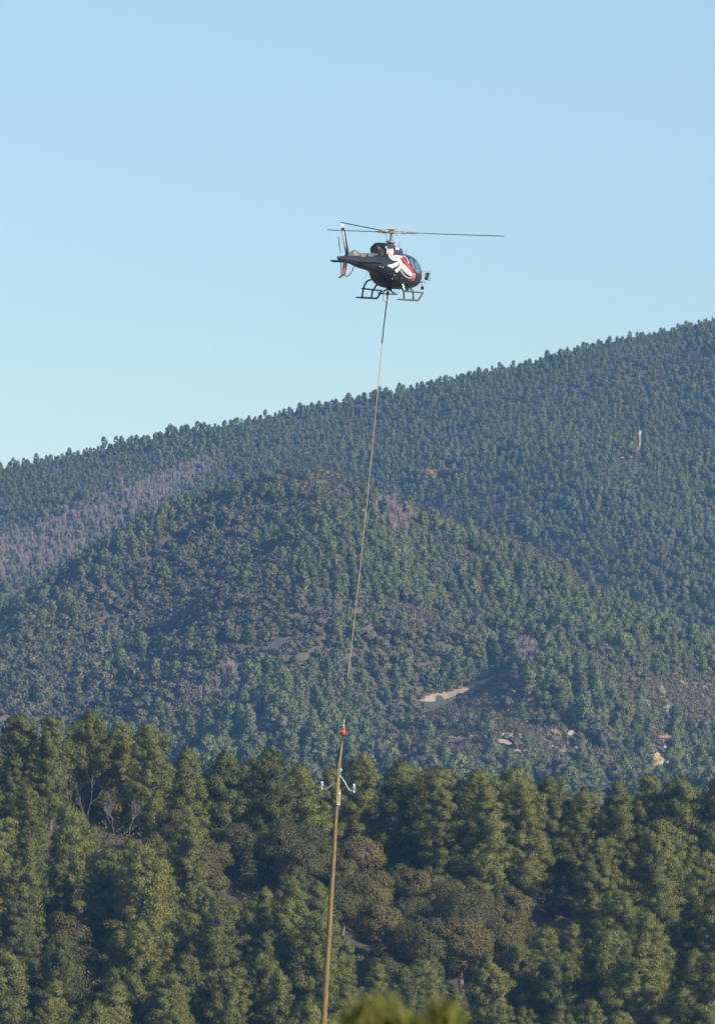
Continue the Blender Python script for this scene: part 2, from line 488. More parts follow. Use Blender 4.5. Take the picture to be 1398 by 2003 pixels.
# single trees that stand out stand where the slope carries them; no other tree grows close in front
def stand(u, vtop, h):
    y = 456.0
    while y < 530:
        if tz((u - CX) / F * y, y) + h >= (HY - vtop) / F * y: break
        y += .5
    return (u - CX) / F * y, y
KEEP = []
def special(name, crown, trunk, u, vtop, h, hw, label, cat):
    x, y = stand(u, vtop, h); root = empty(name, (x, y, tz(x, y) - .1))
    link('crown', crown, root); link('trunk', trunk, root); near.append((x, y, 2.5))
    KEEP.append((u, vtop, vtop + h * F / y * .85, hw, y)); return tag(root, label, cat)
L, T = fir_parts(41, 6.0, 1.25)
special('young_fir', L.mesh('fir_crown', M_FIR), T.mesh('fir_trunk', M_BARK, True), 486, 1630, 6.0, 30, 'slim yellow-green young fir standing among brown oaks left of the pole', 'fir tree')
L, T = oak_parts(47, 2.6, 1.3, 18, 60, .2, .1)
special('rust_shrub', L.mesh('shrub_crown', M_RUST), T.mesh('shrub_trunk', M_BARK, True), 1084, 1754, 2.4, 26, 'rust-pink dry shrub under the pines near lower right', 'shrub')
DEADS = [(135, 1476, 8.2, 11), (172, 1500, 7.4, 12), (112, 1470, 7.8, 13), (225, 1540, 6.0, 14), (250, 1552, 5.4, 15)]
words = ['widest pale dead tree with leaning bare branches near left crest', 'pale dead tree with upright bare branches beside the widest one',
         'pale dead tree with bare branches nearest the left edge', 'low dead bush with pale twigs in front of left crest pines', 'lowest dead bush of pale twigs above the brown oaks']
for (u, v, h, seed), wd in zip(DEADS, words):
    T = dead_mesh(seed, h, .045, 6, .42); zm = max(p[2] for p in T.v); k_ = h / zm; xm = max(abs(c_) for p in T.v for c_ in p[:2]) * k_; kx = k_ * min(1, 1.9 / xm); T.v = [(p[0] * kx, p[1] * kx, p[2] * k_) for p in T.v]
    x, y = stand(u, v, h); o = T.build('dead_tree', M_DEAD, None); o.location = (x, y, tz(x, y) - .1)
    near.append((x, y, 2.0)); KEEP.append((u, v, v + h * F / y * .45, 34, y)); tag(o, wd, 'dead tree', 'dead trees in the near forest')
def hides(x, y, h, r):
    """would a tree of this height and radius stand in front of one of the single trees?"""
    u, vt = to_px((x, y, tz(x, y) + h)); w_ = r / y * F
    return any(y < k[4] and abs(u - k[0]) < k[3] + w_ * .7 and vt < k[2] for k in KEEP)
# the tops of the front crest trees follow the skyline of the wood
SKY = [(0, 1395), (95, 1400), (130, 1385), (175, 1380), (225, 1415), (290, 1408), (330, 1440), (390, 1475), (440, 1465), (490, 1445), (530, 1460), (570, 1480),
       (605, 1495), (640, 1510), (690, 1462), (740, 1480), (810, 1487), (890, 1495), (960, 1503), (1040, 1515), (1110, 1525), (1180, 1530), (1260, 1510), (1310, 1515), (1398, 1515)]
sx = [a for a, b in SKY]; sy = [b for a, b in SKY]
u = -40.0
while u < 1440:
    y = rnd.uniform(524, 532); x = (u - CX) / F * y
    top = float(np.interp(u, sx, sy)) + rnd.uniform(-4, 16)
    g = tz(x, y); H = (HY - top) / F * y - g
    mi = rnd.randrange(len(PINES)); mm = PINES[mi]; s = H / mm[2]
    t = place_tree('pine_tree', mm, x, y, min(max(s, .78), 1.25), rnd.uniform(0, 6.28),
               '%s green pine on the forest crest %s' % (size_words(s), side_words(u)), 'pine tree', GROUP_P, sz=s)
    near.append((x, y, 3.6)); u += rnd.uniform(52, 88)
u = -40.0
while u < 1440:
    y = rnd.uniform(535, 544); x = (u - CX) / F * y
    top = float(np.interp(u, sx, sy)) + rnd.uniform(14, 50); g = tz(x, y); mm = PINES[rnd.randrange(len(PINES))]; s = ((HY - top) / F * y - g) / mm[2]
    place_tree('pine_tree', mm, x, y, min(max(s, .8), 1.2), rnd.uniform(0, 6.28), 'green pine just behind the crest trees %s' % side_words(u), 'pine tree', GROUP_P, sz=s)
    u += rnd.uniform(75, 110)
tries = 0
while tries < 9000:
    tries += 1
    y = rnd.uniform(452, 527); x = rnd.uniform(-.076, .076) * y
    g = tz(x, y); u, v = to_px((x, y, g + 4))
    if not (-60 < u < 1460) or v > 2090: continue
    oak = rnd.random() < oak_zone(u, v)
    d = 3.4 if oak else 4.0
    if not far_enough(x, y, d): continue
    near.append((x, y, d))
    if oak:
        mm = rnd.choice(OAKS); s = rnd.uniform(.8, 1.2)
        if hides(x, y, mm[2] * s, 3 * s): near.pop(); continue
        place_tree('oak_tree', mm, x, y, s, rnd.uniform(0, 6.28), '%s brown-olive oak %s %s' % (size_words(s), band_words(v), side_words(u)), 'oak tree', GROUP_O)
    else:
        mm = rnd.choice(PINES); s = rnd.uniform(.66, 1.12)
        if hides(x, y, mm[2] * s, 2.8 * s): near.pop(); continue
        top = to_px((x, y, g + mm[2] * s))
        lim = float(np.interp(top[0], sx, sy)) + 12
        if any(inpoly(top[0] + e_, top[1] + f_, P) for P in OAK_AREAS for e_ in (-30, 30) for f_ in (25, 60, 95, 130)) and rnd.random() < .96: near.pop(); continue
        if top[1] < lim: s *= max(.5, ((HY - lim) / F * y - g) / (mm[2] * s))
        place_tree('pine_tree', mm, x, y, s, rnd.uniform(0, 6.28), '%s green pine %s %s' % (size_words(s), band_words(v), side_words(u)), 'pine tree', GROUP_P)
# undergrowth fills the floor between the trunks
def forest_floor():
    L = Leaves(77)
    for _ in range(1500):
        y = rnd.uniform(448, 540); x = rnd.uniform(-.08, .08) * y; s = rnd.uniform(.7, 1.5)
        L.leaf((x, y, tz(x, y) + s * .5), (s, s, s * .9), 170, .17, .5, .7)
    tag(link('undergrowth', L.mesh('undergrowth', M_OAK)), kind='stuff')
forest_floor()

# foreground: tips of a broom bush just below the camera
for (u0, v0, y, hw, seed, lab) in [(742, 1926, 16, .11, 1, 'out-of-focus yellow-green broom bush at the bottom edge beside the pole'),
                                   (860, 1932, 16, .07, 2, 'lower out-of-focus yellow-green broom bush at the bottom edge, right')]:
    L = Leaves(500 + seed); r = L.r
    x0 = (u0 - CX) / F * y; zt = (HY - v0) / F * y; z0 = tz(x0, y); H = zt - z0
    for j in range(26):
        tx = r.uniform(-hw, hw) * 1.25; ty = r.uniform(-hw, hw); th = H * (1 - .035 * abs(tx / hw) ** 1.5 - .02 * r.rand()); n = 120
        q0 = np.array([tx * .25, ty * .25, 0]); q1 = np.array([tx, ty, th])
        f = .35 + .62 * r.rand(n); p = q0 + (q1 - q0) * f[:, None] + r.normal(size=(n, 3)) * np.array([.012, .012, .02])
        g = (q1 - q0) / np.linalg.norm(q1 - q0) + r.normal(size=(n, 3)) * .35; q = p + g * (.05 + .05 * r.rand(n))[:, None]
        q[:, 2] = np.minimum(q[:, 2], th)
        s_ = np.stack([np.full(n, .006), r.normal(size=n) * .006, np.zeros(n)], 1)
        L.V.append(np.stack([p - s_, p + s_, q], 1))
        L.V.append(np.array([[q0 - [.006, 0, 0], q0 + [.006, 0, 0], q1]]))
    o = link('broom_bush', L.mesh('broom', M_BROOM)); o.location = (x0, y, z0)
    tag(o, lab, 'bush', 'broom bushes in the foreground')

# ------------------------------------------------------------------ far woods on the hills
def far_pine(seed, h, rad):
    L, T = pine_parts(seed, h, rad, .16, .32, top=.65)
    return L, T
FAR = {'pine': [], 'oak': [], 'bare': [], 'heath': []}
for i, (h, rad) in enumerate([(6.8, 2.3), (6.0, 2.2), (7.6, 2.4), (5.2, 2.0), (6.2, 2.6), (5.6, 2.3), (7.2, 2.1)]):
    r = random.Random(600 + i); L = Leaves(600 + i)
    for j in range(44):
        t = r.random() ** .8; z = h * (.16 + .84 * t); pr = rad * min(1, .5 + 2.2 * t) * (1 - t ** 1.9) ** .48
        a = r.uniform(0, 6.283); q = pr * r.uniform(.35, .95)
        s = r.uniform(.45, .75)
        s *= 1.1; L.bias = np.array([math.cos(a), math.sin(a), .2 + .6 * t]) * .7
        L.clump((q * math.cos(a), q * math.sin(a), z), (s, s, s * .75), 12, .55, .20, .5, .7)
        L.leaf((q * math.cos(a), q * math.sin(a), z), (s, s, s * .75), 20, .50, .4, .85)
    L.clump((0, 0, h * .97), (.3, .3, .4), 12, .6, .18, .9, .4)
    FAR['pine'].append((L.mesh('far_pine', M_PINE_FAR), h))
for i, (h, rad) in enumerate([(4.6, 2.1), (3.8, 1.9), (5.2, 2.3), (3.2, 1.7)]):
    L, T = oak_parts(640 + i, h, rad, 18, 26, .62, .08)
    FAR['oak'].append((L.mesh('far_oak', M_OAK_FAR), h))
for i, h in enumerate([6.5, 5.5, 7.2]):
    r = np.random.RandomState(660 + i); L = Leaves(660 + i); n = 240
    a = r.rand(n) * 6.283; q = np.sqrt(r.rand(n)) * 1.3; z0 = h * (.15 + .45 * r.rand(n)); z1 = z0 + h * (.25 + .2 * r.rand(n))
    p = np.stack([q * .55 * np.cos(a), q * .55 * np.sin(a), z0], 1); t = np.stack([q * np.cos(a), q * np.sin(a), z1], 1)
    s_ = r.normal(size=(n, 3)) * np.array([.07, .07, .01])
    L.V.append(np.stack([p - s_, p + s_, t], 1))
    L.N = []; L.V.append(np.array([[[-.1, 0, 0], [.1, 0, 0], [0, 0, h * .7]], [[0, -.1, 0], [0, .1, 0], [0, 0, h * .7]]]))
    FAR['bare'].append((L.mesh('far_bare', M_BARE), h))
for i, (h, rad) in enumerate([(1.2, 1.0), (.9, 1.2), (1.6, 1.1)]):
    L = Leaves(680 + i)
    for j in range(7):
        a = rnd.uniform(0, 6.283); q = rad * rnd.uniform(0, .8)
        L.leaf((q * math.cos(a), q * math.sin(a), h * .30), (rad * .5, rad * .5, h * .5), 22, .30, .7, .5)
    FAR['heath'].append((L.mesh('far_heath', M_HEATH), h))

BARE_Z = [[(-120, 1060), (60, 1020), (95, 1010), (200, 955), (330, 915), (420, 880), (440, 890), (370, 940), (300, 985), (200, 1045), (95, 1110), (-120, 1180)],
          [(728, 985), (770, 978), (802, 990), (798, 1025), (765, 1040), (735, 1018)], [(1010, 1262), (1062, 1262), (1065, 1295), (1020, 1300)],
          [(390, 1330), (455, 1320), (440, 1352), (375, 1368)]]
HEATH_Z = [[(540, 905), (600, 893), (650, 905), (735, 950), (850, 985), (1000, 1030), (1150, 1118), (1210, 1155), (1195, 1165), (1130, 1135), (1000, 1062), (850, 1022), (735, 1000), (640, 965), (560, 940)],
           [(680, 1175), (760, 1160), (850, 1180), (900, 1200), (850, 1220), (700, 1200)],
           [(960, 1235), (1050, 1240), (1080, 1265), (980, 1270)], [(1150, 1290), (1330, 1310), (1420, 1330), (1420, 1420), (1290, 1420), (1200, 1380)],
           [(760, 1420), (880, 1375), (980, 1340), (1060, 1390), (1180, 1450), (1240, 1500), (1220, 1540), (1000, 1500), (820, 1480)]]
OAK_Z = [[(-150, 1280), (95, 1200), (260, 1090), (380, 1010), (520, 960), (590, 1000), (520, 1060), (560, 1130), (640, 1180), (680, 1260), (600, 1310), (520, 1290), (480, 1300), (300, 1400), (-150, 1460)],
         [(680, 1160), (900, 1200), (930, 1270), (830, 1330), (700, 1300)], [(740, 1380), (850, 1350), (1080, 1380), (1260, 1480), (1260, 1560), (740, 1520)],
         [(1100, 1260), (1420, 1290), (1420, 1360), (1200, 1350)]]
CLEAR = [[(812, 1390), (822, 1360), (900, 1338), (950, 1314), (978, 1300), (1004, 1330), (985, 1360), (900, 1390)],
         [(835, 1465), (845, 1436), (940, 1432), (948, 1468)], [(968, 1462), (968, 1428), (1005, 1430), (1010, 1466)], [(1003, 1372), (1005, 1340), (1028, 1345), (1036, 1382)],
         [(1065, 1470), (1068, 1425), (1118, 1428), (1122, 1468)],
         [(1270, 1500), (1270, 1432), (1310, 1430), (1310, 1500)], [(1268, 1385), (1278, 1340), (1400, 1335), (1400, 1395)],
         [(1242, 905), (1242, 846), (1258, 846), (1258, 905)], [(1209, 912), (1209, 890), (1224, 890), (1224, 912)], [(1231, 908), (1231, 888), (1238, 888), (1238, 908)], [(622, 942), (626, 918), (650, 918), (654, 942)]]
HARD = [[(822, 1377), (830, 1367), (900, 1346), (950, 1325), (972, 1314), (978, 1324), (940, 1343), (880, 1366)], [(1273, 1494), (1273, 1464), (1292, 1464), (1292, 1494)], [(1284, 1452), (1284, 1438), (1306, 1438), (1306, 1452)], [(1242, 905), (1242, 846), (1258, 846), (1258, 905)], [(1209, 912), (1209, 890), (1224, 890), (1224, 912)], [(1231, 908), (1231, 888), (1238, 888), (1238, 908)]]
pts = {k: [] for k in FAR}
singles = {'pine': [], 'oak': []}
def scatter(y0, y1, step, grow):
    y = y0
    while y < y1:
        hw = .0745 * y + 14
        x = -hw
        while x < hw:
            X = x + rnd.uniform(-.45, .45) * step; Y = y + rnd.uniform(-.45, .45) * step
            z = tz(X, Y); u, v = to_px((X, Y, z)); ut, vt = to_px((X, Y, z + 3.5))
            x += step
            low_ = any(inpoly(u, v, P) or inpoly(ut, vt, P) or inpoly(ut, (v + vt) / 2, P) for P in CLEAR)
            if low_ and Y > 1590:
                pts['heath'].append((X, Y, z - .1, rnd.uniform(0, 6.28), rnd.uniform(.6, 1.0), rnd.randrange(3), u, vt)); continue
            if low_ and (any(inpoly(u, v - 3, P) or inpoly(ut, vt, P) for P in HARD) or rnd.random() < .35): continue
            jit = lambda: (rnd.uniform(-14, 14), rnd.uniform(-8, 8))
            j = jit(); uu, vv = u + j[0], vt + 6 + j[1]
            if any(inpoly(uu, vv, P) for P in BARE_Z): k = 'bare' if rnd.random() < .93 else 'pine'
            elif any(inpoly(uu, vv, P) for P in HEATH_Z): k = 'heath' if rnd.random() < .70 else ('oak' if rnd.random() < .5 else 'pine')
            elif any(inpoly(uu, vv, P) for P in OAK_Z):
                k = 'oak' if rnd.random() < .90 else 'pine'
                if rnd.random() < .75:
                    X2, Y2 = X + step * .5, Y + step * .5; pts['oak'].append((X2, Y2, tz(X2, Y2) - .2, rnd.uniform(0, 6.28), rnd.uniform(.6, 1.1) * grow(Y), rnd.randrange(4), u, vt))
            else: k = 'pine' if rnd.random() < .93 else 'oak'
            if low_: k = 'heath'
            nz = fbm(X, Y, .022, 3, 40); nz2 = fbm(X, Y, .05, 2, 50)
            if k == 'pine' and nz2 < -.42 and rnd.random() < .7: k = 'heath' if Y < 1590 else 'oak'
            s = rnd.uniform(.58, 1.15) * grow(Y) * (1 + .38 * nz)
            if k == 'oak': s *= 1.2 * rnd.uniform(.75, 1.35)
            if rnd.random() < .06: s *= 1.35
            vi = rnd.randrange(len(FAR[k]))
            rec = (X, Y, z - .15, rnd.uniform(0, 6.28), s, vi, u, vt)
            pts[k].append(rec)
            if k == 'heath':
                for _ in range(9):
                    X2, Y2 = X + rnd.uniform(-2, 2), Y + rnd.uniform(-2, 2)
                    if low_ and any(inpoly(*to_px((X2, Y2, tz(X2, Y2) + .5)), P) for P in HARD): continue
                    pts[k].append((X2, Y2, tz(X2, Y2) - .1, rnd.uniform(0, 6.28), rnd.uniform(.8, 1.7), rnd.randrange(3), u, vt))
            if k == 'bare' and rnd.random() < .8:
                X2, Y2 = X + rnd.uniform(-2, 2), Y + rnd.uniform(-2, 2); pts[k].append((X2, Y2, tz(X2, Y2) - .1, rnd.uniform(0, 6.28), s * .9, rnd.randrange(3), u, vt))
        y += step
scatter(1235, 1400, 3.6, lambda Y: float(np.interp(Y, [1290, 1400], [1.0, .82])))
scatter(1402, 1580, 3.0, lambda Y: float(np.interp(Y, [1400, 1540], [.82, .62])))
# low cover over the whole face of the nearer hill, so that little bare soil shows
y = 1235.0
while y < 1575:
    x = -.0745 * y - 14
    while x < .0745 * y + 14:
        X, Y = x + rnd.uniform(-1.2, 1.2), y + rnd.uniform(-1.2, 1.2); x += 1.9
        u, v = to_px((X, Y, tz(X, Y) + .5))
        if any(inpoly(u, v, P) or inpoly(u, v - 3, P) for P in HARD): continue
        soft = any(inpoly(u, v - 5, P) for P in CLEAR)
        if soft and rnd.random() < .5: continue
        if rnd.random() < .55 and any(inpoly(u, v, P) for P in OAK_Z) and not any(inpoly(u, v, P) for P in HEATH_Z): continue
        pts['heath'].append((X, Y, tz(X, Y) - .15, rnd.uniform(0, 6.28), (.5 if soft else 1) * rnd.uniform(.9, 1.8), rnd.randrange(3), u, v))
    y += 1.9
scatter(1590, 2082, 2.7, lambda Y: float(np.interp(Y, [1700, 2060], [.64, .44])))
# the biggest of the hill trees, low on the hill just beyond the near wood, are trees of their own
for k, lim in (('pine', 150), ('oak', 170)):
    c = [r for r in pts[k] if r[1] < 1420 and -10 < r[6] < 1410 and r[7] < float(np.interp(r[6], sx, sy)) - 8]
    c.sort(key=lambda r: r[1]); singles[k] = c[:lim]
    pick = set(map(id, singles[k])); pts[k] = [r for r in pts[k] if id(r) not in pick]
def hill_side(u): 
    return 'left of the sling rope' if u < 660 else ('right of the sling rope' if u < 1000 else 'near the right edge')
for k, name, col_, cat in (('pine', 'pine_tree', 'hazy blue-green pine', 'pine tree'), ('oak', 'oak_tree', 'hazy grey-brown oak', 'oak tree')):
    for (X, Y, z, rz, s, vi, u, v) in singles[k]:
        o = link(name, FAR[k][vi][0]); o.location = (X, Y, z); o.rotation_euler = (0, 0, rz); o.scale = (s, s, s)
        sz = 'large' if s > .98 else ('small' if s < .76 else 'mid-sized')
        tag(o, '%s %s low on the far hillside %s' % (sz, col_, hill_side(u)), cat, '%ss low on the far hillside' % cat.split()[0])

def gn_forest(name, recs, variants, parent=None):
    me = bpy.data.meshes.new(name)
    me.from_pydata([r[:3] for r in recs], [], [])
    a = me.attributes.new('rot', 'FLOAT', 'POINT'); a.data.foreach_set('value', [r[3] for r in recs])
    a = me.attributes.new('scl', 'FLOAT', 'POINT'); a.data.foreach_set('value', [r[4] for r in recs])
    a = me.attributes.new('var', 'INT', 'POINT'); a.data.foreach_set('value', [r[5] for r in recs])
    o = link(name, me)
    ng = bpy.data.node_groups.new(name, 'GeometryNodeTree')
    ng.interface.new_socket('Geometry', in_out='INPUT', socket_type='NodeSocketGeometry')
    ng.interface.new_socket('Geometry', in_out='OUTPUT', socket_type='NodeSocketGeometry')
    n = ng.nodes; l = ng.links
    gi = n.new('NodeGroupInput'); go = n.new('NodeGroupOutput')
    ip = n.new('GeometryNodeInstanceOnPoints'); ip.inputs['Pick Instance'].default_value = True
    jn = n.new('GeometryNodeJoinGeometry')
    for vm, _ in variants:
        so = bpy.data.objects.new(name + '_tree', vm)      # source mesh, not linked to the scene
        oi = n.new('GeometryNodeObjectInfo'); oi.inputs['Object'].default_value = so; oi.inputs['As Instance'].default_value = True
        l.new(oi.outputs['Geometry'], jn.inputs[0])
    def attr(nm, t):
        q = n.new('GeometryNodeInputNamedAttribute'); q.data_type = t; q.inputs['Name'].default_value = nm; return q
    cx = n.new('ShaderNodeCombineXYZ'); l.new(attr('rot', 'FLOAT').outputs[0], cx.inputs[2])
    l.new(gi.outputs[0], ip.inputs['Points']); l.new(jn.outputs[0], ip.inputs['Instance'])
    l.new(attr('var', 'INT').outputs[0], ip.inputs['Instance Index'])
    er = n.new('FunctionNodeEulerToRotation'); l.new(cx.outputs[0], er.inputs[0]); l.new(er.outputs[0], ip.inputs['Rotation'])
    l.new(attr('scl', 'FLOAT').outputs[0], ip.inputs['Scale'])
    l.new(ip.outputs[0], go.inputs[0])
    md = o.modifiers.new('scatter', 'NODES'); md.node_group = ng
    return tag(o, kind='stuff')
gn_forest('pine_forest', pts['pine'], FAR['pine'])
gn_forest('oak_forest', pts['oak'], FAR['oak'])
gn_forest('bare_forest', pts['bare'], FAR['bare'])
gn_forest('heath_undergrowth', pts['heath'], FAR['heath'])
print('trees', {k: len(v) for k, v in pts.items()}, len(near))

# ------------------------------------------------------------------ features on the hill
M_DIRT = mat('pale_dirt', (.25, .175, .11), .95, noise_scale=.6, col2=(.40, .30, .20), detail=8, bump=.4)
M_ROCK = mat('grey_rock', (.19, .145, .105), .9, noise_scale=.7, col2=(.34, .27, .20), detail=8, bump=.5)
M_STONE = mat('pale_stone', (.21, .155, .11), .9, noise_scale=.9, col2=(.31, .24, .18), detail=8, bump=.4)
M_TILE = mat('orange_tile', (.36, .13, .06), .8, noise_scale=2.0, col2=(.50, .20, .10))
M_FIELD = mat('dry_grass', (.14, .12, .07), .95, noise_scale=.25, col2=(.24, .20, .13), detail=8)
M_DARK = mat('dark_opening', (.02, .02, .02), .8)
M_WHITE = mat('white_render', (.50, .48, .44), .8, noise_scale=2, col2=(.42, .40, .36))

def ribbon(name, line, wid, m, lift=.25, sub=6):
    """a strip of road or bank lying on the hill, following photograph points"""
    P = []
    for i in range(len(line) - 1):
        for k in range(sub):
            t = k / sub; P.append([line[i][j] * (1 - t) + line[i + 1][j] * t for j in (0, 1)])
    P.append(list(line[-1])); rows = []
    for q in P:
        h = hit(*q)
        if h is None: continue
        rows.append(h)
    v = []; f = []; K = 5
    for i, h in enumerate(rows):
        t = rows[min(i + 1, len(rows) - 1)] - rows[max(i - 1, 0)]
        nx = Vector((-t.y, t.x, 0)); nx = nx.normalized() if nx.length > 1e-6 else Vector((0, 1, 0))
        if nx.y < 0: nx = -nx
        e = (1 + .45 * fbm(h.x, h.y, .5, 2, 2)) * min(1, .25 + min(i, len(rows) - 1 - i) / 5)
        for k in range(K):
            q = h + nx * wid * e * (k / (K - 1) - .5)
            v.append((q.x, q.y, tz(q.x, q.y) + lift))
    for i in range(len(rows) - 1):
        for k in range(K - 1):
            a = i * K + k; f.append((a, a + 1, a + K + 1, a + K))
    b = MB(); b.add(v, f); o = b.build(name, m); return o
tag(ribbon('dirt_road', [(822, 1373), (866, 1364), (900, 1353), (936, 1338), (974, 1321)], 3.6, M_DIRT), kind='structure')
tag(ribbon('dirt_path', [(838, 1455), (862, 1449), (900, 1446), (946, 1452)], 5.0, M_DIRT), kind='structure')
tag(ribbon('bare_earth', [(1066, 1460), (1092, 1464), (1122, 1466)], 4.0, M_DIRT), kind='structure')
tag(ribbon('bare_earth', [(962, 1448), (985, 1452), (1008, 1462)], 3.6, M_DIRT), kind='structure')
tag(ribbon('bare_earth', [(1006, 1350), (1022, 1364), (1034, 1382)], 3.6, M_DIRT), kind='structure')
tag(ribbon('bare_earth', [(965, 1256), (990, 1250), (1022, 1252)], 1.6, M_DIRT), kind='structure')
tag(ribbon('field', [(1262, 1372), (1290, 1360), (1330, 1352), (1400, 1350)], 5.0, M_FIELD), kind='structure')

def rock_mesh(seed, n, spread, size, m):
    r = random.Random(seed); b = MB()
    for _ in range(n):
        c = (r.gauss(0, spread[0]), r.gauss(0, spread[1]), r.uniform(0, spread[2])); s = size * r.uniform(.5, 1.2)
        o = len(b.v); b.ball((0, 0, 0), (s * r.uniform(.8, 1.5), s * r.uniform(.7, 1.1), s * r.uniform(.5, 1.2)), 7, 5)
        for i in range(o, len(b.v)):
            p = Vector(b.v[i]); k = 1 + .6 * noise.noise(p * 1.6 / size + Vector((seed, c[0], 0)))
            b.v[i] = tuple(Vector((p.x * k + c[0], p.y * k + c[1], p.z * k + c[2])))
    return b
ROCKS = [(1014, 1358, 7, (1.0, .8, 1.6), .9, 'pale rock outcrop on the slope right of the dirt road end'),
         (1020, 1372, 5, (.7, .6, .8), .7, 'lower rocks under the outcrop right of the dirt road'),
         (862, 1450, 8, (2.2, .6, .5), .6, 'row of pale rocks at the left of the low path'),
         (900, 1444, 9, (2.4, .6, .7), .6, 'row of pale rocks midway along the low path'),
         (934, 1448, 7, (1.2, .7, 1.2), .8, 'rock pile at right end of the low path'),
         (972, 1440, 5, (.7, .6, 1.0), .8, 'small rock left of the dark rock cleft'),
         (996, 1446, 9, (1.2, .7, 2.0), .9, 'tall broken rock beside the dark cleft'),
         (1002, 1470, 6, (1.1, .6, .7), .6, 'low rocks below the dark cleft'),
         (1098, 1438, 9, (1.3, .8, 1.5), .9, 'grey rock outcrop on the scrub slope at right'),
         (1080, 1462, 7, (2.6, .6, .4), .5, 'thin line of rocks below the right outcrop'),
         (958, 1420, 3, (.5, .5, .5), .6, 'little pale rock above the low path'),
         (638, 926, 4, (.9, .6, .4), .7, 'pale boulder on the brown hilltop left of the rope'),
         (972, 1254, 4, (1.4, .6, .4), .6, 'pale stones on a brown clearing above the dirt road'),
         (1222, 1482, 5, (.7, .5, .5), .6, 'pale rocks near the trees left of the ochre earth cut')]
for i, (u, v, n_, sp, sz, lab) in enumerate(ROCKS):
    h = hit(u, v)
    if h is None: continue
    o = rock_mesh(800 + i, n_ * 3, (sp[0] * 1.25, sp[1], sp[2] * .8), sz * .62, None).build('rock_outcrop', M_ROCK if i != 11 else M_STONE, None, False)
    o.location = (h.x, h.y, h.z - .1); tag(o, lab, 'rock', 'rocks on the far hillside')

# the old stone tower and the ruin walls beside it
h = hit(1250, 876); k = h.y / F
root = empty('stone_tower', (h.x, h.y, h.z - 1)); tag(root, 'tall pale stone tower among pines high on the right hillside', 'tower')
b = MB(); Ht = 26 * k + 1; wd = 3.1 * k
prof_ = [(0, wd * 1.1), (Ht * .5, wd * 1.0), (Ht, wd * .95)]
b.loft([[(rr * math.cos(a), rr * math.sin(a), zz) for a in [2 * math.pi * q / 14 for q in range(14)]] for zz, rr in prof_])
b.build('tower_wall', M_STONE, root)
b = MB(); b.loft([[(rr * math.cos(a), rr * math.sin(a), zz) for a in [2 * math.pi * q / 14 for q in range(14)]] for zz, rr in [(Ht, wd * 1.06), (Ht + .5, wd * 1.06)]])
b.box((wd * .55, -wd * .55, Ht + 1.0), (.8, .8, 1.0)); b.build('parapet', M_WHITE, root)
b = MB(); b.box((-.3, -wd * .95, Ht * .62), (.7, .4, 1.2)); b.build('window_slit', M_DARK, root)
for (u, v, ww, hh_, lab, mm_) in [(1246, 878, 3.2, 6, 'ruined stone wall at the foot of the pale tower', M_STONE), (1216, 894, 8, 2.6, 'long pale ruined wall left below the stone tower', M_STONE),
                                  (1234, 893, 4, 4, 'small orange-brown stone ruin left below the tower', M_DIRT)]:
    h = hit(u, v + 2); k = h.y / F; b = MB()
    b.box((0, 0, hh_ * k / 2), (ww * k, 1.0, hh_ * k), bev=.15); b.box((ww * k * .3, .1, hh_ * k * 1.0), (ww * k * .3, .8, hh_ * k * .35), bev=.1)
    b.box((-ww * k * .35, -.3, hh_ * k * .25), (ww * k * .22, 1.1, hh_ * k * .5), bev=.1)
    o = b.build('ruined_wall', mm_, None, False); o.location = (h.x, h.y, h.z - .1); o.rotation_euler = (0, 0, .3); tag(o, lab, 'wall', 'ruins near the tower')

# house and walls at the right edge
def house(u, v, wpx, hpx, dep, lab, wm, rm, rz, name='stone_house', win=3):
    h = hit(u, v); k = h.y / F; W, H = wpx * k, hpx * k
    root = empty(name, (h.x, h.y, h.z - .5), rz); tag(root, lab, 'house', 'buildings at the right edge of the hill')
    b = MB(); b.box((0, 0, H / 2), (W, dep, H)); wl = b.build('wall', wm, root, False)
    b = MB(); rr = H * .38; o_ = .35
    vs = [(-W / 2 - o_, -dep / 2 - o_, H - .1), (W / 2 + o_, -dep / 2 - o_, H - .1), (W / 2 + o_, dep / 2 + o_, H - .1), (-W / 2 - o_, dep / 2 + o_, H - .1), (-W / 2 - o_, 0, H + rr), (W / 2 + o_, 0, H + rr)]
    vs2 = [(a, c, e + .18) for a, c, e in vs]
    b.add(vs + vs2, [(6, 7, 11, 10), (8, 9, 10, 11), (0, 4, 5, 1), (2, 5, 4, 3), (0, 1, 7, 6), (2, 3, 9, 8), (1, 5, 11, 7), (5, 2, 8, 11), (3, 4, 10, 9), (4, 0, 6, 10)])
    vs = [(-W / 2, -dep / 2, H - .1), (-W / 2, dep / 2, H - .1), (-W / 2, 0, H + rr - .1)]; 
    b.build('roof', rm, root, False)
    g = MB(); 
    for s in (-1, 1):
        x_ = s * (W / 2 - .02)
        g.add([(x_, -dep / 2, H - .1), (x_, dep / 2, H - .1), (x_, 0, H + rr)], [(0, 1, 2)])
    g.build('gable', wm, root, False)
    for i in range(win):
        b = MB(); b.box((-W / 2 + W * (i + .5) / win, -dep / 2, H * .55), (W * .16, .12, H * .4)); b.build('window', M_DARK, root, False)
    b = MB(); b.box((W * .3, .3, H + rr * .9), (.6, .6, 1.2)); b.build('chimney', wm, root, False)
    return root
house(1297, 1449, 22, 9, 4, 'small house with orange tiled roof and dark windows at right edge', M_STONE, M_TILE, .25)
house(1303, 1391, 10, 8, 4, 'tiny white hut on the dry field at right edge', M_WHITE, M_STONE, -.2, 'field_hut', 1)
M_OCHRE = mat('ochre_earth', (.34, .24, .13), .95, noise_scale=.8, col2=(.48, .36, .21), detail=8, bump=.4)
